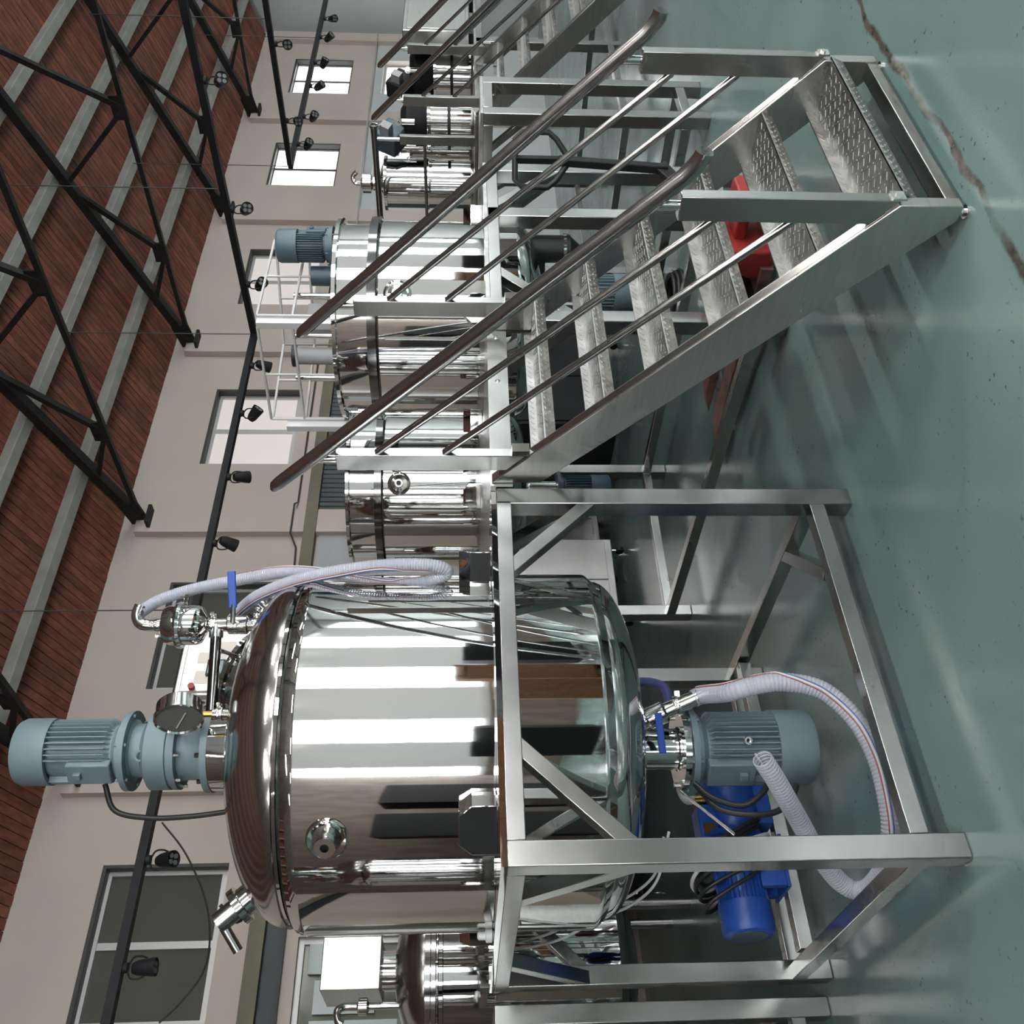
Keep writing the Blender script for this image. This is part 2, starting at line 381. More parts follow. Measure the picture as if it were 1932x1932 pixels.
pm = MB(); ang = math.atan(SL); nrm = V((0, math.sin(ang), math.cos(ang)))
pm.bar((-8, 0, 0), (20.4, 0, 0), .125, .14, nrm)
po = None
for y in (8.14, 7.29, 6.44, 5.59, 4.74, 3.89, 3.04, 2.19, 1.2):
    z = zt(y) - .075
    if po is None: po = pm.build('purlin', 'concrete', ceiling, bevel=.01); po.location = (0, y, z)
    else: dup_mesh(po, ceiling, Matrix.Translation((0, y, z)), 'purlin').modifiers.new('edge', 'BEVEL').width = .01
red = MB().bar((-8, 0, 0), (20.4, 0, 0), .02, .012, nrm)
# trusses
TL = 5.40
def truss(x, label):
    t = thing('roof_truss', label, 'roof truss', (x, WY - .1, TL), 'dark steel roof trusses')
    tz = lambda y: zt(y) - .20
    def L(n, a, b, s, m='truss'): return MB().bar(a, b, s, s).build(n, m, t)
    L('top_chord', (x, WY - .18, TL + .03), (x, RY, tz(RY)), .11)
    L('bottom_chord', (x, WY - .15, TL), (x, FY + .15, TL), .055)
    L('top_chord', (x, FY + .18, TL + .03), (x, RY, tz(RY)), .11)
    low = [7.42, 5.50, 3.60, 1.70]; top = [8.25, 6.50, 4.60, 2.70]
    for a, b in zip(low, top):
        L('web_strut', (x, a, TL), (x, b, tz(b)), .05)
    for a, b in zip(low, top[1:] + [RY]):
        L('web_strut', (x, a, TL), (x, b, tz(b)), .062)
    for a in low: MB().box((x - .012, a - .14, TL - .03), (x + .012, a + .14, TL + .14)).build('gusset_plate', 'truss', t)
    MB().prism([(WY - .42, TL - .03), (WY - .02, TL - .10), (WY - .02, TL + .12), (WY - .36, TL + .2)], x - .015, x + .015, lambda a, b, tt: (tt, a, b)).build('gusset_plate', 'truss', t)
    MB().box((x - .13, WY - .22, TL - .13), (x + .13, WY, TL - .09)).build('bearing_plate', 'truss', t)
    return t
for k, s in enumerate(['dark roof truss in the picture corner above the tank motor', 'dark roof truss whose foot sits left of the bend in the light track', 'second dark roof truss right of the tank motor, over the white cage', 'third dark roof truss right of the tank motor', 'farthest dark roof truss meeting the wall between the two bright windows']):
    truss(X0 + PITCHX * k + .02, s)
# ------------------------------------------------------------------ light tracks with spotlights
ZT = 3.60; YT = 6.06; TX1 = 7.26; TX2 = 10.28
def track(name, label, segs, wires):
    t = thing(name, label, 'light track', (segs[0][1][0], segs[0][1][1], ZT))
    for a, b in segs: MB().bar((*a, ZT), (*b, ZT), .065, .055, (0, 0, 1)).build('track_bar', 'blackmetal', t)
    for x, y in wires: MB().tube([(x, y, ZT), (x, y, TL)], .005, 6).build('suspension_wire', 'winframe', t)
    return t
track('light_track', 'black hanging light track with a right-angle bend left of the small far track', [((-3, YT), (TX1, YT)), ((TX1, YT - .03), (TX1, -3))], [(TX1, YT), (4.07, YT), (TX1, 4.5)])
track('light_track', 'black hanging light track at the far right in front of the bright windows', [((17.5, YT), (TX2, YT)), ((TX2, YT - .03), (TX2, -3))], [(TX2, YT), (13.6, YT), (16.9, YT), (TX2, 4.4)])
def spot0():
    t = thing('spotlight', 'x', 'spotlight', (0, 0, 0), 'black track spotlights')
    MB().cyl((0, 0, -.03), (0, 0, -.055), .03, n=16).build('mount', 'blackmetal', t)
    br = MB(); br.tube(spline([(.0, 0, -.05), (.055, 0, -.075), (.062, 0, -.12), (.05, 0, -.155)], 5), .006, 6); br.tube(spline([(.0, 0, -.05), (-.055, 0, -.075), (-.062, 0, -.12), (-.05, 0, -.155)], 5), .006, 6)
    br.build('bracket', 'blackmetal', t)
    return t
SP = spot0()
def head(parent, aim):
    d = V(aim).normalized(); c = V((0, 0, -.155))
    h = MB(); h.lathe([(0, -.075), (.03, -.075), (.042, -.045), (.052, .045), (.052, .06), (.046, .06), (.044, .05), (0, .05)], c, d, 20)
    o = bpy.data.objects.new('lamp_head', h.mesh('lamp_head')); o.data.materials.append(M['blackmetal']); col.objects.link(o); o.parent = parent
    _, s, u = frame_of(d)
    for a in (-1, 1):
        for b in (-1, 1):
            q = MB().cyl(c + d * .05 + s * a * .019 + u * b * .019, c + d * .056 + s * a * .019 + u * b * .019, .016, n=10)
            e = bpy.data.objects.new('lens', q.mesh('lens')); e.data.materials.append(M['lens']); col.objects.link(e); e.parent = o
ordn = ['first', 'second', 'third', 'fourth', 'fifth', 'sixth', 'seventh', 'eighth']
spots = []
def xs(px): return atY(px[0], px[1], YT).x
for i, (p, s) in enumerate(zip([(285, 1825), (320, 1622), (425, 1025), (450, 900), (475, 780), (485, 690)],
        ['black spotlight hanging in front of the large dark window pane', 'black spotlight at the upper corner of the large dark window', 'black spotlight left of the clear hose, fourth from the track bend', 'black spotlight on the wall track, third from the bend', 'black spotlight in front of the white-trussed window', 'black spotlight just left of the track bend'])):
    spots.append((xs(p), YT, s, (random.uniform(-.5, .5), random.uniform(-1, .4), -.45 if i < 4 else -.6)))
for p, s in [((480, 537), 'black spotlight in front of the third window, just right of the track bend'), ((445, 395), 'black spotlight on the near cross track above the far platform motor'), ((410, 152), 'black spotlight highest on the near cross track, against the brown boards')]:
    spots.append((TX1, atX(p[0], p[1], TX1).y, s, (random.uniform(-.8, -.2), -.8, -.5)))
for p, s in [((545, 228), 'black spotlight lower on the far cross track, beside the pilaster'), ((525, 83), 'black spotlight higher on the far cross track near the roof truss foot')]:
    spots.append((TX2, atX(p[0], p[1], TX2).y, s, (-.9, -.3, -.3)))
for i, y in enumerate([272, 220, 162, 118, 70, 35]):
    spots.append((xs((560 + (300 - y) * .2, y)), YT, ordn[i] + ' black spotlight from the bend on the far right wall track', (random.uniform(-.6, .2), random.uniform(-1, -.2), -.5)))
for i, (x, y, s, aim) in enumerate(spots):
    o = SP if i == 0 else copy_tree(SP)
    o.location = (x, y, ZT); o['label'] = s
    spots[i] = (o, aim)
for o, aim in spots: head(o, aim)

# hanging LED fixtures over the open half of the hall
led0 = None
for k in range(7):
    for j, y in enumerate((-1.3, -4.2)):
        x = -5.5 + 3.7 * k
        t = thing('led_fixture', ('nearer' if j == 0 else 'farther') + ' row of linear lamps behind the viewer, lamp %s from the left' % ['first', 'second', 'third', 'fourth', 'fifth', 'sixth', 'seventh'][k], 'lamp', (x, y, 5.2), 'linear LED fixtures')
        MB().box((x - .75, y - .06, 5.17), (x + .75, y + .06, 5.22)).build('housing', 'white', t)
        MB().box((x - .73, y - .05, 5.155), (x + .73, y + .05, 5.17)).build('diffuser', 'led', t)
        for q in (-.6, .6): MB().tube([(x + q, y, 5.22), (x + q, y, roofz(y) + .05)], .006, 6).build('suspension_wire', 'winframe', t)
# ================================================================== generic machine parts
def rot_to(d):
    return V((0, 0, 1)).rotation_difference(V(d).normalized()).to_matrix().to_4x4()
def motor(parent, name, c, axis, r, L, m='motor', fins=28, each=False, box=True, lbl=None, fan=.36, ba=PI * .9):
    """electric motor from its flange at c, along axis; part with sub-parts"""
    c = V(c); ax = V(axis).normalized(); _, s, u = frame_of(ax)
    Lf = L * fan; Lb = L - Lf
    b = MB(); b.lathe([(0, 0), (r * 1.0, 0), (r * 1.0, L * .07), (r * .82, L * .12), (r * .82, Lb), (0, Lb)], c, ax, 40)
    body = b.build(name, m, parent, label=lbl)
    f = MB(); f.lathe([(0, -.012), (r * 1.26, -.012), (r * 1.26, .012), (r * 1.0, .014), (r * 1.0, .03), (0, .03)], c, ax, 48); f.build('flange', m, body)
    for k in range(6):
        a = 2 * PI * k / 6 + .3; p = c + (s * math.cos(a) + u * math.sin(a)) * r * 1.14
        MB().cyl(p - ax * .02, p + ax * .026, r * .055, n=6).build('bolt', m, body)
    z0 = L * .12; z1 = Lb - L * .01
    fm = MB(); fs_ = []
    for k in range(fins):
        a = 2 * PI * k / fins
        if box and abs((a - ba + PI) % (2 * PI) - PI) < .38: continue
        fs_.append(a)
    def finmesh(a, mb):
        d = s * math.cos(a) + u * math.sin(a); t = ax.cross(d); th = r * .028
        q = []
        for sg in (-1, 1):
            q += [c + ax * z0 + d * r * .78 + t * th * sg, c + ax * z1 + d * r * .78 + t * th * sg, c + ax * z1 + d * r * 1.01 + t * th * sg * .6, c + ax * (z0 + L * .045) + d * r * 1.01 + t * th * sg * .6]
        mb.add(q, [(0, 1, 2, 3), (7, 6, 5, 4), (0, 4, 5, 1), (1, 5, 6, 2), (2, 6, 7, 3), (3, 7, 4, 0)])
    if each:
        for a in fs_:
            q = MB(); finmesh(a, q); q.build('cooling_fin', m, body)
    else:
        for a in fs_: finmesh(a, fm)
        fm.build('cooling_fins', m, body)
    fc = MB(); fc.lathe([(r * .9, Lb - .005), (r * 1.05, Lb - .005), (r * 1.05, L - r * .18), (r * .98, L - r * .04), (r * .9, L), (0, L)], c, ax, 40); fc.build('fan_cover', m, body)
    if box:
        a = ba; d = s * math.cos(a) + u * math.sin(a); t = ax.cross(d)
        q = MB(); q.bar(c + ax * (Lb * .42) + d * r * .8, c + ax * (Lb * .42) + d * r * 1.1, r * .75, Lb * .55, ax); q.build('terminal_box', m, body, bevel=.006)
        MB().bar(c + ax * (Lb * .55) + d * r * 1.08, c + ax * (Lb * .55) + d * r * 1.22, r * .22, r * .22, ax).build('terminal_lug', m, body, bevel=.003)
    return body
def clamp(parent, p, axis, r, name='clamp', wing=True, wd=None):
    p = V(p); ax = V(axis).normalized(); _, s, u = frame_of(ax); wd = V(wd).normalized() if wd else s
    q = MB(); q.lathe([(r, -.010), (r * 1.22, -.012), (r * 1.28, 0), (r * 1.22, .012), (r, .010)], p, ax, 28); q.bar(p + wd * r * 1.15, p + wd * r * 1.75, .016, .020, ax)
    o = q.build(name, 'chrome', parent)
    if wing:
        MB().bar(p + wd * r * 1.6 - u * .012 + ax * .0, p + wd * r * 1.75 + wd.cross(ax) * .035, .010, .014, ax).build('wing_nut', 'chrome', o)
    return o
def hose(name, label, pts, r, stripe=True, wire=True, n=8, cat='hose'):
    P = spline(pts, n); base = P[0]
    t = thing(name, label, cat, P[0])
    LL = [0]
    for i in range(1, len(P)): LL.append(LL[-1] + (P[i] - P[i - 1]).length)
    ns = int(LL[-1] / (r * .10)); Q = []; RR = []; j = 0
    for k in range(ns + 1):
        sL = LL[-1] * k / ns
        while j < len(LL) - 2 and LL[j + 1] < sL: j += 1
        Q.append(P[j].lerp(P[j + 1], (sL - LL[j]) / max(1e-6, LL[j + 1] - LL[j]))); RR.append(r * (.97, 1.0, 1.035, 1.0)[k % 4])
    MB().tube(Q, RR, 16, caps=False).build('hose_wall', 'hose', t)
    # steel helix moulded in the wall
    if wire:
        L = [0]
        for i in range(1, len(P)): L.append(L[-1] + (P[i] - P[i - 1]).length)
        pitch = r * .40; turns = L[-1] / pitch; q = []; steps = int(turns * 9); sd = frame_of(P[1] - P[0])[1]; j = 0
        for k in range(steps):
            sL = L[-1] * k / steps
            while j < len(L) - 2 and L[j + 1] < sL: j += 1
            tt = (sL - L[j]) / max(1e-6, L[j + 1] - L[j]); p = P[j].lerp(P[j + 1], tt)
            d = (P[j + 1] - P[j]).normalized(); sd = (sd - d * sd.dot(d)).normalized(); u = d.cross(sd); a = 2 * PI * k / 9
            q.append(p + (sd * math.cos(a) + u * math.sin(a)) * r * .95)
        MB().tube(q, r * .05, 4, caps=False).build('wire_helix', 'hosewire', t)
    if stripe:
        for dk, mm, off in ((.0, 'white', 0), (.22, 'red', 1), (-.22, 'blue_grip', 2)):
            q = []; sd = None
            for i, p in enumerate(P):
                d = (P[min(i + 1, len(P) - 1)] - P[max(i - 1, 0)]).normalized(); side = d.cross(V((0, 0, 1)))
                side = RT if side.length < .1 else side.normalized(); e = (side.cross(d)).normalized()
                q.append(p + (-side * math.cos(.4 + dk) + e * math.sin(.4 + dk)).normalized() * r * 1.02)
            MB().tube(q, r * (.10 if off == 0 else .05), 6, caps=False).build('stripe', mm, t)
    return t

# ================================================================== FRONT PLATFORM
AX, BX, AY, CY = 1.015, 2.56, 2.917, 4.46
ZB0, ZB1, ZD = 1.40, 1.461, 1.481
def make_frame(label, x0, x1, y0, y1, posts, rails=True, brace=True, zr=(.115, .178), tw=.082, bt=.058, extra=()):
    f = thing('platform_frame', label, 'platform frame', (x0, y0, 0), 'stainless platform frames')
    for px, py in posts:
        MB().box((px, py, 0), (px + tw, py + tw, ZB1)).build('post', 'satin', f, bevel=.004)
    def beam(a, b): MB().box(a, b).build('beam', 'satin', f, bevel=.003)
    beam((x0 + tw, y0, ZB0), (x1 - tw, y0 + bt, ZB1)); beam((x0 + tw, y1 - bt, ZB0), (x1 - tw, y1, ZB1))
    beam((x0, y0 + tw, ZB0), (x0 + bt, y1 - tw, ZB1)); beam((x1 - bt, y0 + tw, ZB0), (x1, y1 - tw, ZB1))
    if rails:
        def rail(a, b): MB().box(a, b).build('low_rail', 'satin', f, bevel=.003)
        a, b = zr
        rail((x0 + tw, y0 + .003, a), (x1 - tw, y0 + .063, b)); rail((x0 + tw, y1 - .063, a), (x1 - tw, y1 - .003, b))
        rail((x0 + .003, y0 + tw, a), (x0 + .063, y1 - tw, b)); rail((x1 - .063, y0 + tw, a), (x1 - .003, y1 - tw, b))
    if brace:
        z0, z1 = 1.075, ZB0; k = .36
        def br(a, b, up): MB().bar(a, b, .055, .055, up).build('brace', 'satin', f, bevel=.003)
        for yy in (y0 + .031, y1 - .031):
            br((x0 + tw - .02, yy, z0 - .01), (x0 + tw + k - .03, yy, z1 + .02), (0, 1, 0)); br((x1 - tw + .02, yy, z0 - .01), (x1 - tw - k + .03, yy, z1 + .02), (0, 1, 0))
        for xx in (x0 + .031, x1 - .031):
            br((xx, y0 + tw - .02, z0 - .01), (xx, y0 + tw + .33 - .03, z1 + .02), (1, 0, 0)); br((xx, y1 - tw + .02, z0 - .01), (xx, y1 - tw - .33 + .03, z1 + .02), (1, 0, 0))
    return f
frame1 = make_frame('stainless square-tube platform frame under the big front tank', AX, BX, AY, CY, [(AX, AY), (BX - .095, AY), (AX, CY - .09), (BX - .09, CY - .09)])
MB().box((AX + .08, 4.20, .115), (BX - .08, 4.262, .178)).build('low_rail', 'satin', frame1, bevel=.003)
MB().bar((BX - .40, AY + .07, .147), (BX - .04, AY + .42, .147), .055, .06, (0, 0, 1)).build('corner_stay', 'satin', frame1, bevel=.003)
def deck_ring(x0, x1, y0, y1, holes, z0, z1, parent):
    """deck with round holes, made of one cell per hole plus plain fill"""
    mb = MB()
    def ring(cx_, cy_, r, a0, a1, b0, b1):
        n = 96; o = []; i_ = []
        for k in range(n):
            t = 2 * PI * k / n; dx, dy = math.cos(t), math.sin(t)
            s = min(((a1 - cx_) / dx if dx > 0 else (a0 - cx_) / dx) if abs(dx) > 1e-6 else 9e9, ((b1 - cy_) / dy if dy > 0 else (b0 - cy_) / dy) if abs(dy) > 1e-6 else 9e9)
            o.append((cx_ + dx * s, cy_ + dy * s)); i_.append((cx_ + dx * r, cy_ + dy * r))
        # snap the ray nearest to each corner onto the corner
        for c in ((a0, b0), (a1, b0), (a0, b1), (a1, b1)):
            k = min(range(n), key=lambda q: (o[q][0] - c[0]) ** 2 + (o[q][1] - c[1]) ** 2); o[k] = c
        vs = [(*p, z1) for p in o] + [(*p, z1) for p in i_] + [(*p, z0) for p in o] + [(*p, z0) for p in i_]; fs = []
        for k in range(n):
            q = (k + 1) % n
            fs += [(k, q, n + q, n + k), (2 * n + k, 3 * n + k, 3 * n + q, 2 * n + q), (k, 2 * n + k, 2 * n + q, q), (n + k, n + q, 3 * n + q, 3 * n + k)]
        mb.add(vs, fs)
    for h in holes: ring(*h)
    return mb
T1 = (1.7875, 3.69)
deck_ring(0, 0, 0, 0, [(T1[0], T1[1], .735, AX, BX, AY, CY)], ZB1, ZD, frame1).build('deck_plate', 'mirror', frame1, label='polished deck plate edge')

# ================================================================== BIG TANK
tank = thing('mixing_tank', 'large mirror-polished mixing tank with a grey-blue motor on top, in front', 'tank', (T1[0], T1[1], .1), 'polished mixing tanks')
C1 = V((T1[0], T1[1], 0)); lat = V((T1[1], -T1[0], 0)).normalized(); tow = V((-T1[0], -T1[1], 0)).normalized()
def P1(l, t, z): return C1 + lat * l + tow * t + V((0, 0, z))   # lateral (picture-up), toward the viewer, height
R1 = .716
MB().lathe([(R1 - .004, 1.085), (R1, 1.095), (R1, 1.10), (R1, 1.11), (R1, 2.165), (R1, 2.178), (R1, 2.185), (R1 - .004, 2.205)], C1, n=128).build('shell', 'mirror', tank)
MB().lathe([(R1 - .006, 2.20), (R1 - .012, 2.222), (R1 - .035, 2.242), (R1 - .037, 2.262), (R1 - .03, 2.268)], C1, n=128).build('shoulder_ring', 'mirror', tank)
dome = []
for k in range(22):
    a = PI / 2 * k / 21; dome.append(((R1 - .028) * math.cos(a) ** .92 if k < 21 else .0, 2.258 + .272 * math.sin(a)))
MB().lathe(dome, C1, n=128).build('dome', 'domesteel', tank)
bd = [(R1 - .004, 1.085), (R1 - .03, 1.055)]
for k in range(1, 20):
    a = PI / 2 * k / 19; bd.append(((R1 - .03) * math.cos(a) ** .9 if k < 19 else 0, 1.055 - .19 * math.sin(a)))
MB().lathe(bd, C1, n=128).build('bottom_dish', 'mirror', tank)
for a in (225, 315, 45, 135):
    a = math.radians(a); d = V((math.cos(a), math.sin(a), 0)); t = V((-d.y, d.x, 0))
    poly = [(-.085, 0), (.085, 0), (.085, .085), (.05, .13), (-.05, .13), (-.085, .085)]
    MB().prism(poly, R1 - .03, R1 + .115, lambda p, q, r: C1 + d * r + t * p + V((0, 0, ZD + q))).build('support_lug', 'mirror', tank, bevel=.003)
# side port
pd = P1(-.27, 0, 0) - C1; an = math.asin(.30 / R1); pdv = (tow * math.cos(an) - lat * math.sin(an)).normalized(); pc = C1 + V((0, 0, 2.06)) + pdv * (R1 - .01)
port = MB().lathe([(.075, 0), (.072, .02), (.066, .028), (.058, .02), (.05, .012)], pc, pdv, 40).build('side_port', 'chrome', tank)
MB().lathe([(.05, .012), (.026, .016), (.024, .06), (.036, .062), (.036, .075), (.015, .075), (.015, .02)], pc, pdv, 32).build('nozzle', 'chrome', port)
MB().lathe([(0, .03), (.0149, .03)], pc, pdv, 20).build('bore', 'black', port)
# drive train on the dome
MB().lathe([(.168, 2.49), (.168, 2.610), (.15, 2.615), (0, 2.615)], C1, n=64).build('mounting_collar', 'mirror', tank)
gb = MB().lathe([(0, 2.610), (.172, 2.610), (.172, 2.637), (.138, 2.641), (.122, 2.665), (.120, 2.715), (.126, 2.740), (.158, 2.743), (.158, 2.767), (.150, 2.769), (.150, 2.777), (.158, 2.779), (.158, 2.860), (.125, 2.880), (.108, 2.890), (.108, 2.930), (.125, 2.937), (0, 2.937)], C1, n=56).build('gearbox', 'motor', tank)
for k in range(8):
    a = 2 * PI * k / 8 + .2; p = C1 + V((math.cos(a) * .155, math.sin(a) * .155, 2.635)); MB().cyl(p, p + V((0, 0, .022)), .009, n=6).build('bolt', 'blackmetal', gb)
    p = C1 + V((math.cos(a) * .145, math.sin(a) * .145, 2.743)); MB().cyl(p - V((0, 0, .02)), p, .008, n=6).build('bolt', 'chrome', gb)
e = P1(-.02, .125, 2.880); MB().lathe([(.014, -.006), (.022, -.006), (.022, .006), (.014, .006), (.014, -.006)], e, (tow + V((0, 0, -.3))), 20).build('lifting_eye', 'motor', gb)
motor(tank, 'drive_motor', C1 + V((0, 0, 2.950)), (0, 0, 1), .128, .445, fins=34, each=True, lbl='grey-blue vertical drive motor', fan=.30, ba=-1.97)
# pressure gauge
gs = P1(.135, .25, 2.495)
ga = MB().cyl(gs, gs + V((0, 0, .075)), .02, n=20).build('pressure_gauge', 'chrome', tank, label='round pressure gauge')
MB().cyl(gs + V((0, 0, .075)), gs + V((0, 0, .115)), .012, n=8).build('brass_stem', 'brass', ga)
clamp(ga, gs + V((0, 0, .05)), (0, 0, 1), .022, wd=lat)
gd = (tow * .56 - lat * .80 + V((0, 0, -.16))).normalized(); gc = gs + V((0, 0, .205))
MB().lathe([(0, -.045), (.084, -.045), (.088, -.04), (.088, .012), (.094, .014), (.094, .026), (.088, .028), (.084, .020)], gc, gd, 48).build('gauge_case', 'chrome', ga)
MB().lathe([(0, .018), (.085, .018)], gc, gd, 40).build('dial', 'cone', ga)
_, gs_, gu_ = frame_of(gd); MB().bar(gc + gd * .022 - gs_ * .03 - gu_ * .03, gc + gd * .022 + gs_ * .055 + gu_ * .02, .004, .003, gd).build('needle', 'white', ga)
# inlet assembly: pipe, valve, filter, elbow
fp = P1(.515, .0, 0)
def F(z): return fp + V((0, 0, z))
il = MB(); il.cyl(F(2.36), F(2.535), .029, n=28); inlet = il.build('air_inlet', 'chrome', tank)
clamp(inlet, F(2.475), (0, 0, 1), .027, wd=lat)
vb = MB(); vb.lathe([(.029, 2.505), (.040, 2.512), (.040, 2.588), (.029, 2.595), (.029, 2.66)], fp, (0, 0, 1), 28); vb.build('ball_valve', 'chrome', inlet)
vh = MB(); vh.tube([F(2.548) + tow * .03, F(2.548) + tow * .112, F(2.548) + tow * .12 + lat * .07], .011, 8); vh.build('valve_stem', 'chrome', inlet)
MB().bar(F(2.548) + tow * .12 + lat * .055, F(2.556) + tow * .15 + lat * .205, .012, .034, (0, 0, 1)).build('blue_handle', 'blue_grip', inlet, bevel=.004, label='blue valve lever')
clamp(inlet, F(2.655), (0, 0, 1), .027, wd=lat)
MB().lathe([(.026, 2.66), (.03, 2.675), (.075, 2.70), (.084, 2.72), (.084, 2.835), (.076, 2.855), (.03, 2.862), (.022, 2.87), (.022, 2.90)], fp, (0, 0, 1), 48).build('filter_canister', 'mirror', inlet)
clamp(inlet, F(2.79), (0, 0, 1), .078, wd=lat * .6 - tow * .3)
clamp(inlet, F(2.885), (0, 0, 1), .022, wd=-lat)
MB().tube(spline([F(2.89), F(2.93), F(2.962) + lat * .012, F(2.975) + lat * .045, F(2.965) + lat * .085], 6), .025, 18).build('elbow', 'chrome', inlet)
MB().cyl(F(2.64), F(2.64) - lat * .055, .03, n=20).build('tee_branch', 'chrome', inlet)
MB().tube([F(2.64) - lat * .03, P1(.15, .10, 2.615)], .023, 16).build('crossover_pipe', 'darkchrome', inlet)
# manway behind
mw = P1(.30, -.26, 2.50); md = (lat * .33 - tow * .30 + V((0, 0, .9))).normalized()
man = MB().lathe([(.185, -.09), (.185, .05), (.205, .055), (.205, .075), (.19, .08), (.12, .105), (0, .115)], mw, md, 48).build('manway', 'mirror', tank)
_, s_, u_ = frame_of(md)
for k in range(5):
    a = 2 * PI * k / 5 + .4; q = mw + (s_ * math.cos(a) + u_ * math.sin(a)) * .215 + md * .06
    MB().tube([q - md * .05, q + md * .07], .009, 8).build('swing_bolt', 'chrome', man); MB().lathe([(.010, -.008), (.02, -.008), (.02, .008), (.010, .008), (.010, -.008)], q + md * .085, s_, 16).build('eye_nut', 'chrome', man)
sg = P1(.56, -.10, 2.42); sd_ = (lat * .6 + V((0, 0, .8))).normalized(); MB().lathe([(.06, -.05), (.06, .05), (.085, .055), (.085, .085), (.05, .09), (0, .09)], sg, sd_, 32).build('sight_glass', 'chrome', tank)
# lamp nozzle on the left of the dome
ln = P1(-.565, .06, 2.43); ld = (-lat * .62 + tow * .1 + V((0, 0, .78))).normalized()
la = MB().lathe([(.058, -.06), (.058, .03), (.075, .034), (.075, .062), (.055, .066), (0, .07)], ln, ld, 32).build('lamp_nozzle', 'chrome', tank)
MB().cyl(ln + ld * .06, ln + ld * .15, .042, n=24).build('lamp_housing', 'satin', la); q = ln + ld * .12 - lat * .03
MB().cyl(q, q - lat * .09 + V((0, 0, -.06)), .02, n=16).build('lamp_plug', 'rail', la)
MB().tube(spline([C1 + V((0, 0, 3.05)) - lat * .13, P1(-.235, .0, 3.0), P1(-.265, .0, 2.86), P1(-.262, .0, 2.7), P1(-.245, -.02, 2.54)], 8), .011, 10).build('motor_cable', 'black', tank)
MB().tube(spline([P1(-.60, .0, 2.56), P1(-.66, 0, 2.50), P1(-.655, .02, 2.47)], 8), .008, 8).build('lamp_cable', 'black', tank)
# bottom mixer
bc = P1(-.022, .02, 0); hb = MB()
MB().lathe([(.11, .90), (.11, .855), (.085, .85), (.085, .705), (.092, .70), (.092, .69)], bc, (0, 0, 1), 48).build('bottom_neck', 'chrome', tank)
bf = MB().lathe([(0, .695), (.168, .695), (.168, .668), (0, .668)], bc, (0, 0, 1), 56).build('bottom_flange', 'chrome', tank)
for k in range(8):
    a = 2 * PI * k / 8 + .1; p = bc + V((math.cos(a) * .152, math.sin(a) * .152, .63)); MB().cyl(p, p + V((0, 0, .08)), .010, n=6).build('bolt', 'chrome', bf)
motor(tank, 'bottom_motor', bc + V((0, 0, .652)), (0, 0, -1), .150, .520, fins=40, each=True, lbl='grey-blue motor hanging under the tank', fan=.31, ba=-1.17)
eb = bc + tow * .16 + lat * .03 + V((0, 0, .44)); MB().lathe([(.009, 0), (.016, 0), (.016, .03), (.009, .03)], eb - tow * .01, tow, 16).build('eye_bolt_socket', 'chrome', tank)
# drain valve with two levers
d0 = bc + tow * .10 + lat * .10 + V((0, 0, .885)); dd = (V((0, 0, -.80)) + lat * .34 + tow * .22).normalized()
dv = MB().cyl(d0, d0 + dd * .24, .034, n=24).build('drain_valve', 'chrome', tank)
MB().lathe([(.034, .05), (.046, .06), (.046, .13), (.034, .14)], d0, dd, 28).build('valve_body', 'chrome', dv)
clamp(dv, d0 + dd * .19, dd, .034, wd=lat)
MB().cyl(d0 + dd * .23, d0 + dd * .33, .032, n=24).build('hose_tail', 'chrome', dv)
h0 = d0 + dd * .09 + tow * .055
MB().tube([d0 + dd * .09, h0], .012, 10).build('lever_stem', 'chrome', dv); MB().bar(h0 + lat * .01, h0 - lat * .15 + V((0, 0, -.012)), .010, .030, (0, 0, 1)).build('blue_lever', 'blue_grip', dv, bevel=.004, label='blue lever nearer the floor')
h1 = bc + tow * .13 + lat * .10 + V((0, 0, .925)); MB().bar(h1, h1 - lat * .13 + V((0, 0, .01)), .008, .022, (0, 0, 1)).build('blue_lever', 'blue_grip', dv, bevel=.003, label='upper blue lever')
# hoses of the big tank
dtail = d0 + dd * .30
dep = (dtail - CAM).dot(FW)
pts = [d0 + dd * .26, dtail]
for x, y, d in [(1375, 1306, 3.66), (1425, 1293, 3.62), (1480, 1287, 3.60), (1550, 1302, 3.58), (1612, 1355, 3.54), (1652, 1425, 3.48), (1674, 1505, 3.42), (1682, 1580, 3.40), (1668, 1640, 3.46), (1632, 1680, 3.58), (1590, 1668, 3.62), (1548, 1618, 3.56), (1500, 1535, 3.44), (1463, 1470, 3.36), (1437, 1430, 3.32)]:
    pts.append(atd(x, y, d))
hose('drain_hose', 'clear ribbed hose with red and blue stripe looping on the floor under the tank', pts, .036)
e0 = F(2.965) + lat * .085
pts = [e0 - lat * .03]
for x, y, d in [(300, 1133, 4.13), (360, 1113, 4.14), (440, 1096, 4.14), (530, 1080, 4.08), (610, 1082, 3.94), (690, 1098, 3.84), (770, 1103, 3.82), (825, 1092, 3.80), (843, 1078, 3.78), (815, 1067, 3.76), (740, 1066, 3.76), (650, 1076, 3.78), (560, 1095, 3.86), (490, 1123, 4.00), (455, 1150, 4.14), (437, 1172, 4.22)]:
    pts.append(atd(x, y, d))
hose('vent_hose', 'clear ribbed hose arching from the filter elbow down beside the tank', pts, .026)
tag(MB().tube(spline([d0 + dd * .17 - tow * .06, atd(1255, 1300, 4.1), atd(1225, 1287, 4.2), atd(1190, 1290, 4.25), atd(1150, 1305, 4.3)], 6), .02, 14).build('blue_hose', 'blue'), 'short blue hose curving under the tank bottom beside the drain valve', 'hose')
bpy.data.objects['blue_hose'].data.materials[0] = mat('slate_blue_hose', (.10, .12, .30), .3)
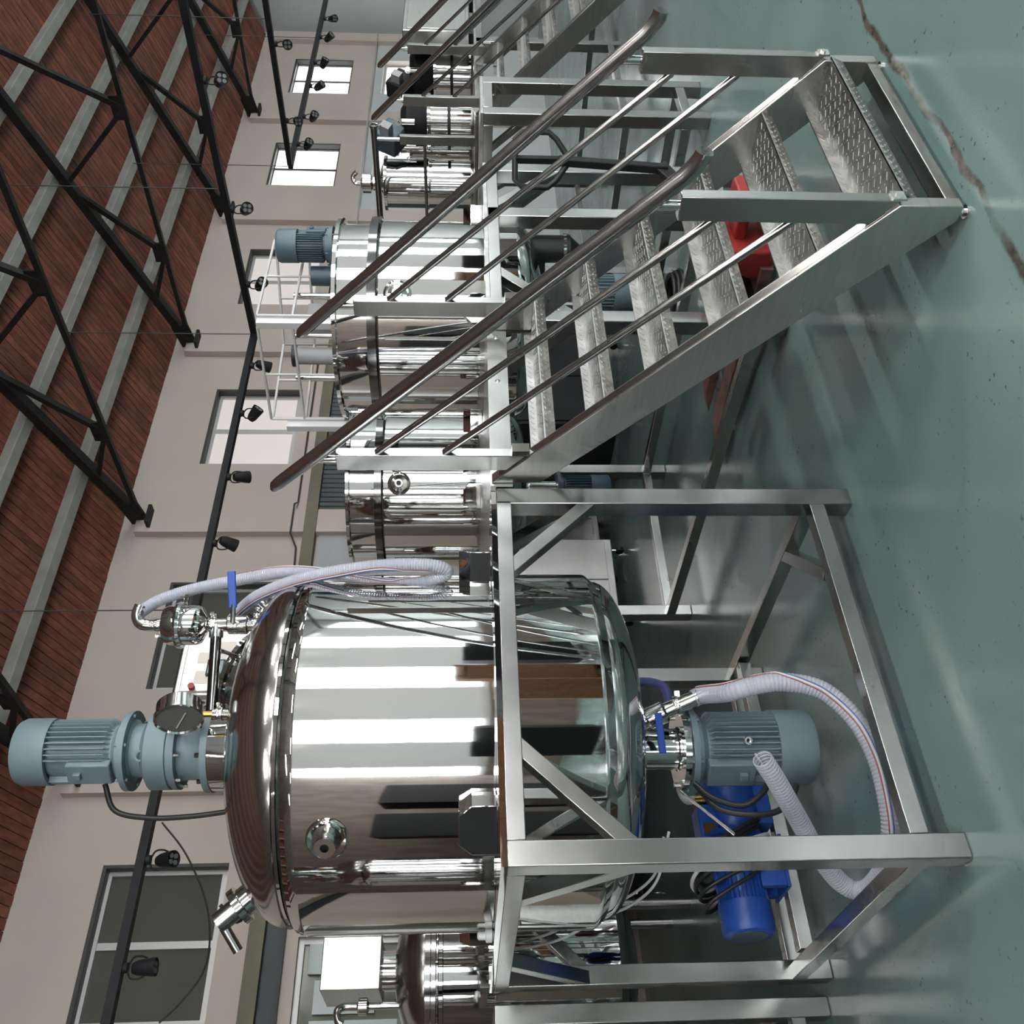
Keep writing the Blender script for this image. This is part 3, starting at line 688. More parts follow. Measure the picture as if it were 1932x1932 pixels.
for k, (lb, pp) in enumerate([('upper of two thin clear tubes sagging under the tank towards the left post', [(1252, 1580, 3.75), (1235, 1650, 3.8), (1180, 1695, 3.9), (1120, 1720, 4.0), (1040, 1760, 4.1), (975, 1778, 4.2)]),
                              ('lower of two thin clear tubes sagging under the tank towards the left post', [(1262, 1570, 3.72), (1240, 1660, 3.78), (1195, 1705, 3.88), (1130, 1735, 3.98), (1050, 1775, 4.1), (972, 1792, 4.2)])]):
    tag(MB().tube(spline([atd(*p) for p in pp], 8), .006, 8).build('air_tube', 'clearplastic'), lb, 'tube', 'clear air tubes')
tag(MB().tube([atd(1282, 1492, 3.55), atd(1386, 1574, 3.50)], .006, 8).build('thin_rod', 'chrome'), 'thin straight metal rod leaning over the blue pump', 'rod')
# power cables of the bottom motor
mb0 = bc + V((0, 0, .60)) - lat * .15
for k, (lb, pp) in enumerate([('black power cable sagging under the bottom motor', [(1310, 1478, 3.8), (1345, 1505, 3.75), (1400, 1520, 3.72), (1435, 1500, 3.74), (1450, 1478, 3.8)]),
                              ('longer black power cable looping behind the free hose end', [(1312, 1480, 3.82), (1355, 1525, 3.74), (1420, 1537, 3.70), (1468, 1530, 3.72), (1495, 1500, 3.76), (1503, 1482, 3.80)])]):
    tag(MB().tube(spline([atd(*p) for p in pp], 8), .012, 10).build('power_cable', 'black'), lb, 'cable', 'black cables under the tank')
# ------------------------------------------------------------------ blue vacuum pump on the rear rails
pz = .178
pump = thing('vacuum_pump', 'royal blue vacuum pump standing on the rear rails of the front platform', 'pump', (1.5, 4.24, pz))
px0, py0, pz0 = 1.58, 4.24, .37
mt = motor(pump, 'pump_motor', (px0, py0, pz0), (-1, 0, 0), .108, .42, 'blue', fins=30, box=False, fan=.30)
for a in (-.075, .075): MB().box((px0 - .24, py0 + a - .02, pz), (px0 - .03, py0 + a + .02, pz0 - .07)).build('foot', 'blue', pump, bevel=.004)
MB().box((px0 - .25, py0 - .11, pz), (px0 - .02, py0 + .11, pz + .015)).build('base_plate', 'blue', pump)
MB().lathe([(0, 0), (.095, 0), (.11, .02), (.12, .10), (.12, .26), (.10, .30), (0, .31)], (px0 + .012, py0, pz0 - .02), (1, 0, 0), 36).build('pump_casing', 'blue', pump)
MB().box((px0 + .05, py0 - .06, pz), (px0 + .24, py0 + .06, pz0 - .1)).build('pump_foot', 'blue', pump, bevel=.006)
MB().box((px0 - .02, py0 - .07, pz0 + .07), (px0 + .14, py0 + .06, pz0 + .155)).build('terminal_box', 'blue', pump, bevel=.008)
MB().box((px0 + .0, py0 - .073, pz0 + .085), (px0 + .05, py0 - .0705, pz0 + .14)).build('yellow_sticker', 'brass', pump)
MB().cyl((px0 - .418, py0, pz0), (px0 - .4235, py0, pz0), .078, n=32).build('end_grille', 'motor_dark', pump)
MB().cyl((px0 + .30, py0, pz0 + .02), (px0 + .36, py0, pz0 + .02), .05, n=24).build('suction_flange', 'blue', pump)
bv = (px0 + .18, py0 - .02, pz0 + .09)
MB().cyl(bv, (bv[0], bv[1], bv[2] + .06), .025, n=12).build('brass_valve', 'brass', pump)
MB().tube(spline([(bv[0], bv[1], bv[2] + .06), (bv[0], bv[1] - .01, bv[2] + .10), (bv[0] + .05, bv[1] - .02, bv[2] + .12), (bv[0] + .06, bv[1] - .05, bv[2] + .09)], 6), .02, 12).build('elbow', 'plastic', pump)
for k in range(7):
    lp = []; rr = .135 + .014 * (k % 4); ox = px0 - .22 + .035 * k
    for j in range(41):
        a = 2 * PI * j / 40; lp.append((ox - .10 * math.cos(a) + .02 * math.sin(a + k), py0 - .01 + rr * math.sin(a), pz0 + .04 + rr * math.cos(a) - .03 * math.sin(a * 2)))
    lp = [(x, y, max(z, pz + .02)) for x, y, z in lp]
    MB().tube(lp, .009, 8, caps=False).build('coiled_cable', 'black' if k != 3 else 'white', pump)

# ================================================================== STAIRCASE
st = thing('staircase', 'near stainless staircase with checker-plate treads leading up to the front platform', 'stairs', (3.09, 1.62, 0), 'stainless platform staircases')
SX0, SX1 = 2.582, 3.602
poly = [(1.617, .03), (1.617, .232), (2.925, 1.476), (2.925, 1.278), (1.668, .03)]
for k, x in enumerate((SX0, SX1 - .05)):
    s = MB().prism(poly, x, x + .05, lambda a, b, t: (t, a, b)).build('stringer', 'brushed', st, bevel=.003)
    for y in (1.65,):
        MB().cyl((x + .025, y, 0), (x + .025, y, .035), .012, n=10).build('foot_bolt', 'chrome', s); MB().cyl((x + .025, y, 0), (x + .025, y, .008), .022, n=16).build('foot_pad', 'chrome', s)
    MB().bar((x + .025, 1.66, .255), (x + .025, 2.9, 1.437), .030, .030).build('stringer_tube', 'rail', s)
tread_src = None; lug_src = None
nos = [(1.600, .215), (1.824, .426), (2.048, .637), (2.272, .848), (2.496, 1.059), (2.720, 1.270)]
for y, z in nos:
    if tread_src is None:
        q = MB()
        x0, x1 = SX0 + .05, SX1 - .05
        q.box((x0, 0, -.006), (x1, .225, 0)); q.prism([(0, 0), (.006, 0), (.026, -.050), (.020, -.050)], x0, x1, lambda a, b, t: (t, a, b)); q.box((x0, .219, 0), (x1, .225, .035))
        tr = bpy.data.objects.new('tread', q.mesh('tread', V((3.09, 1.62, 0)))); tr.data.materials.append(M['plate']); col.objects.link(tr); tr.parent = st; ORG[tr.name] = V((3.09, 1.62, 0)); tread_src = tr
        lg = MB(); pitch = .033
        nx = int((x1 - x0) / pitch)
        for i in range(nx):
            for j in range(6):
                cx_, cy_ = x0 + pitch * (i + .5), .018 + pitch * (j + .5); sg = 1 if (i + j) % 2 else -1
                lg.bar((cx_ - .009, cy_ - .009 * sg, .0005), (cx_ + .009, cy_ + .009 * sg, .0005), .005, .0010, (0, 0, 1))
            cx_ = x0 + pitch * (i + .5)
            for zz, sg in ((-.014, 1), (-.038, -1)): lg.bar((cx_ - .010 + .010 * (sg > 0), -.001 - .4 * (zz - .006 * sg), zz - .006 * sg), (cx_ + .010 + .010 * (sg > 0), -.001 - .4 * (zz + .006 * sg), zz + .006 * sg), .006, .005, (0, 1, .3))
            lg.bar((cx_ - .009, .2185, .012), (cx_ + .009, .2185, .026), .0055, .003, (0, 1, 0))
        lo = bpy.data.objects.new('raised_lugs', lg.mesh('raised_lugs', V((3.09, 1.62, 0)))); lo.data.materials.append(M['plate']); col.objects.link(lo); lo.parent = tr; lo['kind'] = 'stuff'; lug_src = lo
        tr.location = (0, y, z)
    else:
        c = dup_mesh(tread_src, st, Matrix.Translation((0, y, z)), 'tread'); l2 = dup_mesh(lug_src, c, None, 'raised_lugs'); l2['kind'] = 'stuff'
# front sill between the feet
MB().box((SX0 + .05, 1.622, .03), (SX1 - .05, 1.682, .07)).build('foot_sill', 'satin', st, bevel=.003)
for k, x in enumerate((SX0 + .003, SX1 - .048)):
    MB().prism([(1.603, .235), (1.603, .925), (1.688, .925), (1.688, .31)], x, x + .045, lambda a, b, t: (t, a, b)).build('rail_post', 'satin', st, bevel=.003)
    MB().prism([(2.768, 1.345), (2.768, 2.10), (2.853, 2.10), (2.853, 1.42)], x, x + .045, lambda a, b, t: (t, a, b)).build('rail_post', 'satin', st, bevel=.003)
    xc = x + .0225
    hy = lambda y: .924 + (2.379 - .924) / (2.99 - 1.549) * (y - 1.549)
    MB().cyl((xc, 1.645, .92), (xc, 1.645, hy(1.645) - .01), .017, n=16).build('rail_stub', 'chrome', st)
    MB().cyl((xc, 2.81, 2.095), (xc, 2.81, hy(2.81) - .01), .017, n=16).build('rail_stub', 'chrome', st)
    P = [(xc, 1.462, .878), (xc, 1.485, .882), (xc, 1.51, .896), (xc, 1.549, .924), (xc, 2.0, hy(2.0)), (xc, 2.5, hy(2.5)), (xc, 2.955, hy(2.955)), (xc, 2.975, hy(2.975) - .002), (xc, 2.990, hy(2.988) - .008), (xc, 2.997, hy(2.99) - .013)]
    MB().tube(P, [.0285] * 7 + [.027, .020, .009], 24).build('handrail', 'rail', st)
    MB().tube(P[:3], .0292, 24).build('rail_end', 'satin', st)
    for a, b in (((1.69, .800), (2.77, 1.935)), ((1.69, .545), (2.77, 1.668))):
        MB().cyl((xc, *a), (xc, *b), .0145, n=16).build('mid_rod', 'rail', st)
    MB().box((x, 1.596, .218), (x + .045, 1.603, .262)).build('bracket', 'chrome', st); MB().cyl((xc, 1.59, .24), (xc, 1.603, .24), .010, n=6).build('bolt', 'chrome', st)
    MB().box((x, 2.74, 1.33), (x + .045, 2.768, 1.40)).build('bracket', 'chrome', st)
st2 = copy_tree(st); st2.location = st.location + V((5.35, 1.24, 0)); st2['label'] = 'far stainless staircase cut by the picture edge at the back right'

# ================================================================== SECOND PLATFORM (two tanks) and walkway
X2, X3, Y2, Y3 = 3.62, 5.03, 2.92, 5.56
frame2 = make_frame('stainless platform frame behind the stairs carrying two smaller tanks', X2, X3, Y2, Y3, [(X2, Y2), (X3 - .082, Y2), (X2, Y3 - .082), (X3 - .082, Y3 - .082), (4.50, Y2)], brace=True)
T3 = (4.325, 3.50); T2 = (4.325, 4.97)
deck_ring(0, 0, 0, 0, [(T3[0], T3[1], .565, X2, X3, Y2, 4.235), (T2[0], T2[1], .565, X2, X3, 4.235, Y3)], ZB1, ZD, frame2).build('deck_plate', 'plate', frame2)
wk = thing('walkway', 'checker-plate walkway between the front tank and the second platform', 'walkway', (2.58, 2.95, ZB1))
MB().box((BX + .004, 2.935, ZB1), (X2 - .004, 5.56, ZD)).build('deck_plate', 'plate', wk)
MB().box((BX + .06, 2.94, ZB0), (X2 - .06, 2.99, ZB1)).build('edge_beam', 'satin', wk, bevel=.003)
MB().box((BX + .06, 5.50, ZB0), (X2 - .06, 5.56, ZB1)).build('edge_beam', 'satin', wk, bevel=.003)
MB().box((BX + .06, 2.99, ZB0), (BX + .11, 5.50, ZB1)).build('edge_beam', 'satin', wk); MB().box((X2 - .11, 2.99, ZB0), (X2 - .06, 5.50, ZB1)).build('edge_beam', 'satin', wk)
MB().box((BX + .004, 4.46, ZB0), (BX + .06, 4.54, ZB1)).build('hanger', 'satin', wk)
MB().box((BX + .004, 2.928, 1.39), (X2 - .004, 2.935, ZD)).build('edge_trim', 'satin', wk)
for x in (2.75, 3.2, 3.5): MB().lathe([(0, .006), (.008, .004), (.012, 0)], (x, 2.928, 1.437), (0, -1, 0), 12).build('rivet', 'chrome', wk)
for py in (5.478,):
    MB().box((BX + .06, py, 0), (BX + .14, py + .08, ZB0)).build('leg', 'satin', wk, bevel=.003)
def small_tank(label, c, r, ztop, lid=True, lugs=True, port=True):
    t = thing('mixing_tank', label, 'tank', (c[0], c[1], .3), 'polished mixing tanks'); c3 = V((c[0], c[1], 0))
    MB().lathe([(r - .004, 1.29), (r, 1.30), (r, 1.31), (r, 1.32), (r, ztop - .26), (r, ztop - .25), (r, ztop - .235), (r + .008, ztop - .228)], c3, n=96).build('shell', 'mirror', t)
    b = [(r - .004, 1.29)]
    for k in range(1, 14): a = PI / 2 * k / 13; b.append(((r - .01) * math.cos(a) if k < 13 else 0, 1.29 - .16 * math.sin(a)))
    MB().lathe(b, c3, n=96).build('bottom_dish', 'mirror', t)
    MB().lathe([(r + .008, ztop - .228), (r + .022, ztop - .222), (r + .022, ztop - .178), (r - .02, ztop - .172)], c3, n=96).build('joint_flange', 'darkchrome', t)
    MB().lathe([(r - .02, ztop - .172), (r - .02, ztop - .165), (r - .02, ztop - .155), (r - .02, ztop - .035), (r - .02, ztop - .028), (r - .02, ztop - .02), (r + .012, ztop - .016), (r + .012, ztop + .004), (r - .03, ztop + .008), (0, ztop + .014)], c3, n=96).build('lid', 'mirror', t)
    if lugs:
        for a in (225, 315, 45, 135):
            a = math.radians(a); d = V((math.cos(a), math.sin(a), 0)); q = V((-d.y, d.x, 0))
            poly = [(-.075, 0), (.075, 0), (.075, .07), (.04, .11), (-.04, .11), (-.075, .07)]
            MB().prism(poly, r - .03, r + .09, lambda p, s, rr: c3 + d * rr + q * p + V((0, 0, ZD + s))).build('support_lug', 'mirror', t, bevel=.003)
    if port:
        a = math.radians(225 + 8); d = V((math.cos(a), math.sin(a), 0)); p = c3 + d * (r - .01) + V((0, 0, ztop - .335))
        po_ = MB().lathe([(.075, 0), (.072, .02), (.06, .026), (.05, .014)], p, d, 36).build('side_port', 'chrome', t); MB().lathe([(.05, .014), (.028, .02), (.026, .05), (.015, .05), (.015, .03)], p, d, 24).build('nozzle', 'chrome', po_); MB().lathe([(0, .032), (.0149, .032)], p, d, 16).build('bore', 'black', po_)
    return t
t2 = small_tank('smaller polished tank seen just right of the big tank beyond the walkway', T2, .545, 2.33)
t3 = small_tank('polished tank with white wire cage and a motor on its lid behind the handrails', T3, .545, 2.265)
C2 = V((T2[0], T2[1], 0)); C3 = V((T3[0], T3[1], 0))
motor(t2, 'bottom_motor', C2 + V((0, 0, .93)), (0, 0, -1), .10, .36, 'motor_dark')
MB().cyl(C2 + V((0, 0, .93)), C2 + V((0, 0, 1.16)), .06, n=24).build('bottom_neck', 'chrome', t2)
l3 = V((T3[1], -T3[0], 0)).normalized(); w3 = V((-T3[0], -T3[1], 0)).normalized()
def P3(l, t, z): return C3 + l3 * l + w3 * t + V((0, 0, z))
motor(t3, 'bottom_motor', P3(.17, .05, .93), (0, 0, -1), .10, .30, 'motor'); MB().cyl(P3(.17, .05, .93), P3(.17, .05, 1.18), .06, n=24).build('bottom_neck', 'chrome', t3)
# lid motor of the caged tank
MB().lathe([(.07, 2.265), (.07, 2.29), (.05, 2.295), (.05, 2.31)], P3(.40, .05, 0), (0, 0, 1), 32).build('motor_stand', 'chrome', t3)
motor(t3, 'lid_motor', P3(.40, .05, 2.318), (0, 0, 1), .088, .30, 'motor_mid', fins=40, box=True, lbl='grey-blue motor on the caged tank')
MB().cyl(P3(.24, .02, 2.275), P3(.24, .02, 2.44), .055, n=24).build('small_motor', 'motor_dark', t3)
MB().box(tuple(P3(.30, .0, 2.273)), tuple(P3(.30, .0, 2.273) + V((.12, .12, .02)))).build('motor_plate', 'chrome', t3)
# white wire cage
cage = MB().box(tuple(P3(-.02, .33, 2.272) - V((.025, .02, 0))), tuple(P3(-.02, .33, 2.272) + V((.025, .02, .42)))).build('guard_cage', 'white', t3, label='white wire guard on the lid')
q = P3(-.60, .05, 0); MB().box((q.x - .025, q.y - .02, 2.20), (q.x + .025, q.y + .02, 2.60)).build('guard_post', 'white', cage)
def wire(pts, r=.008): MB().tube([V(p) for p in pts], r, 8).build('wire', 'whitebar', cage)
zc0, zc1 = 2.275, 2.69
for (a, b) in (((-.04, .33), (-.56, .05)), ((.02, .33), (.45, -.25)), ((-.56, .0), (-.15, -.42)), ((-.15, -.42), (.40, -.30))):
    p, q = P3(a[0], a[1], 0), P3(b[0], b[1], 0); up_ = lambda v, z: V((v.x, v.y, z))
    for z in (zc1, (zc0 + zc1) / 2 + .02): wire([up_(p, z), up_(q, z)])
    for k in range(3):
        m_ = p.lerp(q, k / 2); wire([up_(m_, zc0), up_(m_, zc1)], .007)
cyl_ = MB().cyl(P3(-.20, .10, 2.275), P3(-.20, .10, 2.535), .048, n=28).build('hydraulic_cylinder', 'greywall', t3)
for z in (2.272, 2.525): MB().cyl(P3(-.20, .10, z), P3(-.20, .10, z + .022), .062, n=24).build('cylinder_cap', 'black', cyl_)
for l_, t_ in ((-.09, .16), (-.32, .12), (.13, .1)): MB().cyl(P3(l_, t_, 2.27), P3(l_, t_, 2.53), .016, n=16).build('guide_post', 'chrome', t3)
MB().box(tuple(P3(.0, -.15, 2.275) - V((.09, .05, 0))), tuple(P3(.0, -.15, 2.275) + V((.09, .05, .22)))).build('junction_box', 'greywall', t3, bevel=.006)
MB().cyl(P3(.40, .10, 1.26), P3(.40, .10, 1.03), .075, n=28).build('side_chamber', 'black', t3); 
MB().lathe([(.08, 0), (.08, .03), (.074, .03), (.004, .11)], P3(.40, .10, 1.03), (0, 0, -1), 28).build('discharge_cone', 'black', t3)
MB().lathe([(.076, -.01), (.086, -.008), (.086, .008), (.076, .01)], P3(.40, .10, 1.03), (0, 0, 1), 28).build('band_clamp', 'chrome', t3)
MB().bar(P3(.40, .10, 1.16), P3(.2, .05, 1.16), .05, .05).build('chamber_arm', 'blackmetal', t3)
# control cabinet on the walkway behind the big tank
cb = thing('control_cabinet', 'tall steel control cabinet with peeling film and red button behind the big tank', 'cabinet', (2.90, 4.92, ZD))
cx0, cx1, cy0, cy1, cz1 = 2.64, 3.10, 4.78, 5.05, 3.20
MB().box((cx0, cy0, ZD), (cx1, cy1, cz1)).build('body', 'panel', cb, bevel=.006)
MB().box((cx0 + .02, cy0 - .012, ZD + .1), (cx1 - .02, cy0, cz1 - .03)).build('door', 'panel', cb, bevel=.004)
for a, b, c, d in ((.07, .15, 3.02, 3.10), (.26, .34, 2.86, 3.02), (.20, .27, 2.97, 3.10)):
    MB().box((cx0 + a, cy0 - .0135, c - .03), (cx0 + b, cy0 - .0122, d)).build('peeled_film', 'film', cb)
pbp = atY(362, 1298, cy0 - .012); MB().cyl(pbp, pbp + V((0, -.03, 0)), .018, n=16).build('red_button', 'red', cb, label='red push button')
for y_, x_ in ((1262, 408), (1335, 408)):
    p = atY(x_, y_, cy0 - .012); s = MB().box((p.x - .05, p.y - .02, p.z - .05), (p.x + .05, p.y, p.z + .05)).build('meter_frame', 'black', cb); MB().box((p.x - .04, p.y - .024, p.z - .04), (p.x + .04, p.y - .02, p.z + .04)).build('meter_screen', 'screen', s)

# ================================================================== THIRD PLATFORM AND FAR RIGHT GROUP
frame3 = make_frame('empty-looking stainless frame right of the second platform, past the pallet truck handle', 5.79, 6.28, 3.02, 4.60, [(5.79, 3.02), (6.198, 3.02), (5.79, 4.518), (6.198, 4.518)], brace=False)
MB().box((5.79, 3.02, ZB1), (6.28, 4.60, ZD)).build('deck_plate', 'plate', frame3)
frame4 = make_frame('far stainless platform frame at the top of the far staircase', 7.95, 10.9, 4.18, 6.6, [(7.95, 4.18), (10.818, 4.18), (7.95, 6.518), (10.818, 6.518), (9.4, 4.18)])
MB().box((7.95, 4.18, ZB1), (10.9, 6.6, ZD)).build('deck_plate', 'plate', frame4)
gr = thing('guard_rail', 'steel guard rail running back from the far staircase handrail', 'guard rail', (7.97, 4.25, ZD))
gx = 7.975
MB().tube([(gx, 4.30, 2.372), (gx, 5.35, 2.372)], .0285, 20).build('top_rail', 'rail', gr)
clamp(gr, (gx, 4.30, 2.372), (0, 1, 0), .03, wd=(0, 0, -1))
for y in (4.42, 5.3): MB().box((gx - .022, y - .04, ZD), (gx + .022, y + .04, 2.15)).build('rail_post', 'satin', gr, bevel=.003); MB().cyl((gx, y, 2.14), (gx, y, 2.35), .017, n=14).build('rail_stub', 'chrome', gr)
MB().tube([(gx, 4.45, 1.93), (gx, 5.27, 1.93)], .0145, 12).build('mid_rod', 'rail', gr)
def small_vessel(name, label, c, r, z0, z1, cap='chrome', top=True):
    t = thing(name, label, 'vessel', (c[0], c[1], z0), 'small polished vessels'); c3 = V((c[0], c[1], 0))
    MB().lathe([(0, z0), (r * .96, z0), (r, z0 + .02), (r, z0 + .03), (r, z0 + .04), (r, z1 - .05), (r, z1 - .04), (r, z1 - .03), (r * 1.12, z1 - .028), (r * 1.12, z1), (r * .9, z1 + .01), (r * .5, z1 + .05), (0, z1 + .06)], c3, n=56).build('shell', 'mirror', t)
    MB().lathe([(r, z0 + (z1 - z0) * .5), (r * 1.05, z0 + (z1 - z0) * .5), (r * 1.05, z0 + (z1 - z0) * .5 + .03), (r, z0 + (z1 - z0) * .5 + .03)], c3, n=56).build('band', cap, t)
    if top:
        MB().cyl((c[0], c[1], z1 + .03), (c[0], c[1], z1 + .12), r * .3, n=20).build('neck', 'chrome', t); MB().lathe([(r * .2, 0), (r * .42, .02), (r * .42, .10), (r * .2, .12), (0, .13)], (c[0], c[1], z1 + .12), (0, 0, 1), 24).build('filter', 'chrome', t)
        MB().tube(spline([(c[0], c[1], z1 + .24), (c[0], c[1], z1 + .30), (c[0] + .03, c[1] - .05, z1 + .32), (c[0] + .05, c[1] - .09, z1 + .28)], 5), .022, 10).build('elbow', 'chrome', t)
    return t
small_vessel('separator_vessel', 'small polished vessel with a chrome filter on top behind the guard rail', (8.62, 5.25), .235, ZD, 2.36)
def actuator_vessel(label, c, r, z0, z1, m):
    t = small_vessel('separator_vessel', label, c, r, z0, z1, 'black', False); c3 = V((c[0], c[1], 0))
    MB().lathe([(r * .8, z1), (r * .86, z1 + .05), (r * .86, z1 + .20), (r * .5, z1 + .26), (0, z1 + .27)], c3, n=40).build('black_head', 'blackmetal', t)
    for k in range(4):
        a = 2 * PI * k / 4 + .5; p = c3 + V((math.cos(a) * r * .9, math.sin(a) * r * .9, z1 + .12)); MB().cyl(p, p + V((0, 0, .12)), .03, n=12).build('fitting', 'chrome', t); MB().lathe([(.018, -.012), (.035, -.012), (.035, .012), (.018, .012), (.018, -.012)], p + V((0, 0, .15)), (math.cos(a), math.sin(a), 0), 16).build('eye_nut', 'chrome', t)
    MB().bar(c3 + V((-.05, .05, z1 + .28)), c3 + V((-.28, .10, z1 + .42)), .20, .24, (0, 0, 1)).build('actuator', m, t, bevel=.02)
    MB().bar(c3 + V((-.20, -.02, z1 + .37)), c3 + V((-.27, 0.0, z1 + .41)), .21, .10, (0, 0, 1)).build('name_plate', 'greywall', t)
    return t
actuator_vessel('dark-headed polished vessel with a blue actuator left of the far staircase post', (8.9, 4.75), .24, ZD, 1.93, 'motor_dark')
actuator_vessel('dark-headed polished vessel with black fittings between the far staircase posts', (10.35, 4.95), .33, ZD, 1.90, 'blackmetal')
small_vessel('separator_vessel', 'tall polished vessel at the far right beside the steel panel', (10.5, 5.9), .28, ZD, 2.2)
pc_ = thing('steel_panel', 'large plain steel panel cabinet behind the far right handrail', 'cabinet', (10.4, 4.3, ZD))
MB().box((9.88, 4.30, ZD + .04), (10.85, 4.52, 2.20)).build('body', 'brushed', pc_, bevel=.01); MB().box((9.91, 4.288, ZD + .08), (10.82, 4.30, 2.16)).build('door', 'brushed', pc_, bevel=.004)
for x in (9.95, 10.78): MB().box((x - .03, 4.34, ZD), (x + .03, 4.48, ZD + .04)).build('foot', 'black', pc_)

# ================================================================== BACK LEFT GROUP
T6 = (1.80, 7.20); c6 = V((*T6, 0))
t6 = thing('mixing_tank', 'background polished tank with a square steel box on top, left of the big tank', 'tank', (*T6, 0), 'polished mixing tanks')
r6 = .52
MB().lathe([(r6, .55), (r6, .57), (r6, .59), (r6, 1.68), (r6, 1.70), (r6, 1.72), (r6 + .02, 1.725), (r6 + .02, 1.75), (r6, 1.755)], c6, n=80).build('shell', 'mirror', t6)
MB().lathe([(r6 - .02, 1.75), (r6 - .02, 1.765), (r6 + .035, 1.77), (r6 + .035, 1.80), (r6 + .03, 1.805), (r6 + .03, 1.84), (r6 - .02, 1.845)], c6, n=80).build('lid_flange', 'chrome', t6)
dm = []
for k in range(14): a = PI / 2 * k / 13; dm.append(((r6 - .02) * math.cos(a) if k < 13 else 0, 1.845 + .22 * math.sin(a)))
MB().lathe(dm, c6, n=80).build('dome', 'rail', t6)
b6 = [(r6, .55)]
for k in range(1, 12): a = PI / 2 * k / 11; b6.append((r6 * math.cos(a) if k < 11 else 0, .55 - .18 * math.sin(a)))
MB().lathe(b6, c6, n=80).build('bottom_dish', 'mirror', t6)
for a in (40, 130, 220, 310):
    a = math.radians(a); p = c6 + V((math.cos(a), math.sin(a), 0)) * (r6 - .05); MB().cyl((p.x, p.y, 0), (p.x, p.y, .62), .035, n=16).build('leg', 'satin', t6)
for k in range(18):
    a = 2 * PI * k / 18; p = c6 + V((math.cos(a), math.sin(a), 0)) * (r6 + .025); MB().cyl((p.x, p.y, 1.755), (p.x, p.y, 1.775), .012, n=6).build('bolt', 'chrome', t6)
MB().cyl((*T6, 2.05), (*T6, 2.16), .13, n=32).build('box_collar', 'chrome', t6)
q6 = MB().prism([(-.17, -.23), (.17, -.23), (.17, .15), (.09, .23), (-.17, .23)], 2.15, 2.55, lambda a, b, t: c6 + V((a, b, t))).build('gear_box_cover', 'brushed', t6, bevel=.006, label='square steel cover')
vp = c6 + V((-.25, -.12, 0)); MB().cyl(vp + V((0, 0, 1.93)), vp + V((0, 0, 2.25)), .024, n=16).build('vent_pipe', 'chrome', t6)
MB().lathe([(.024, 0), (.055, .015), (.055, .07), (.024, .085)], vp + V((0, 0, 2.22)), (0, 0, 1), 24).build('vent_filter', 'chrome', t6)
MB().tube(spline([vp + V((0, 0, 2.30)), vp + V((0, 0, 2.39)), vp + V((-.03, -.02, 2.43)), vp + V((-.09, -.03, 2.42)), vp + V((-.11, -.03, 2.39))], 5), .026, 12).build('vent_elbow', 'chrome', t6)
nf = make_frame('neighbouring stainless frame cut off at the left end of the row', -.60, .985, 4.50, 6.05, [(-.60, 4.50), (.895, 4.50), (-.60, 5.968), (.895, 5.968)], brace=True)
nf2 = thing('stainless_hopper', 'grey brushed steel hopper casing behind the left rear post', 'hopper', (.55, 5.2, 0))
MB().box((.10, 4.60, .22), (.80, 5.95, 1.33)).build('casing', 'brushed', nf2, bevel=.01)
for x in (.15, .75):
    for y in (4.66, 5.89): MB().box((x - .03, y - .03, 0), (x + .03, y + .03, .22)).build('leg', 'satin', nf2)

# ================================================================== FLOOR EQUIPMENT BEHIND
def caster_box(label, x0, x1, y0, y1, z1, m):
    t = thing('machine_cabinet', label, 'cabinet', ((x0 + x1) / 2, y0, 0), 'wheeled machine cabinets')
    MB().box((x0, y0, .13), (x1, y1, z1)).build('body', m, t, bevel=.01)
    MB().box((x0 + .04, y0 - .012, .2), ((x0 + x1) / 2 - .01, y0, z1 - .06)).build('door', m, t, bevel=.003); MB().box(((x0 + x1) / 2 + .01, y0 - .012, .2), (x1 - .04, y0, z1 - .06)).build('door', m, t, bevel=.003)
    for x in (x0 + .08, x1 - .08):
        for y in (y0 + .08, y1 - .08): c = MB().cyl((x, y, .04), (x, y, .13), .014, n=10).build('caster', 'chrome', t); MB().cyl((x - .02, y, .04), (x + .02, y, .04), .04, n=16).build('wheel', 'black', c)
    return t
caster_box('grey wheeled cabinet under the platforms, seen left of the front post', 4.75, 5.75, 7.35, 8.0, 1.15, 'panel')
caster_box('taller grey wheeled cabinet further back beside the roller door', 5.95, 6.95, 7.9, 8.6, 1.35, 'panel')
caster_box('dark wheeled cabinet in the shadow below the second platform', 6.3, 7.6, 6.3, 7.2, 1.30, 'blackmetal')
caster_box('black wheeled cabinet against the wall behind the big tank', 2.6, 4.3, 7.7, 8.5, 1.25, 'blackmetal')
# pallet truck
pj = thing('pallet_truck', 'red pallet truck with black handle parked behind the staircase', 'pallet truck', (4.05, 2.75, 0))
for x in (3.86, 4.22):
    f_ = MB().prism([(2.78, .06), (2.78, .13), (3.95, .11), (4.12, .06)], x, x + .15, lambda a, b, t: (t, a, b)).build('fork', 'rusty', pj, bevel=.006); MB().cyl((x + .02, 3.9, .038), (x + .13, 3.9, .038), .038, n=16).build('roller', 'greywall', f_)
bk = MB().prism([(2.70, .07), (2.86, .07), (2.86, .16), (2.78, .36), (2.70, .36)], 3.88, 4.35, lambda a, b, t: (t, a, b)).build('back_frame', 'red', pj, bevel=.01)
MB().cyl((4.115, 2.62, .12), (4.115, 2.62, .45), .045, n=20).build('pump_cylinder', 'red', pj); MB().box((3.99, 2.50, .20), (4.24, 2.74, .26)).build('pump_base', 'red', pj, bevel=.01)
for x in (4.05, 4.16): MB().cyl((x, 2.56, .085), (x + .05, 2.56, .085), .085, n=24).build('steer_wheel', 'black', pj)
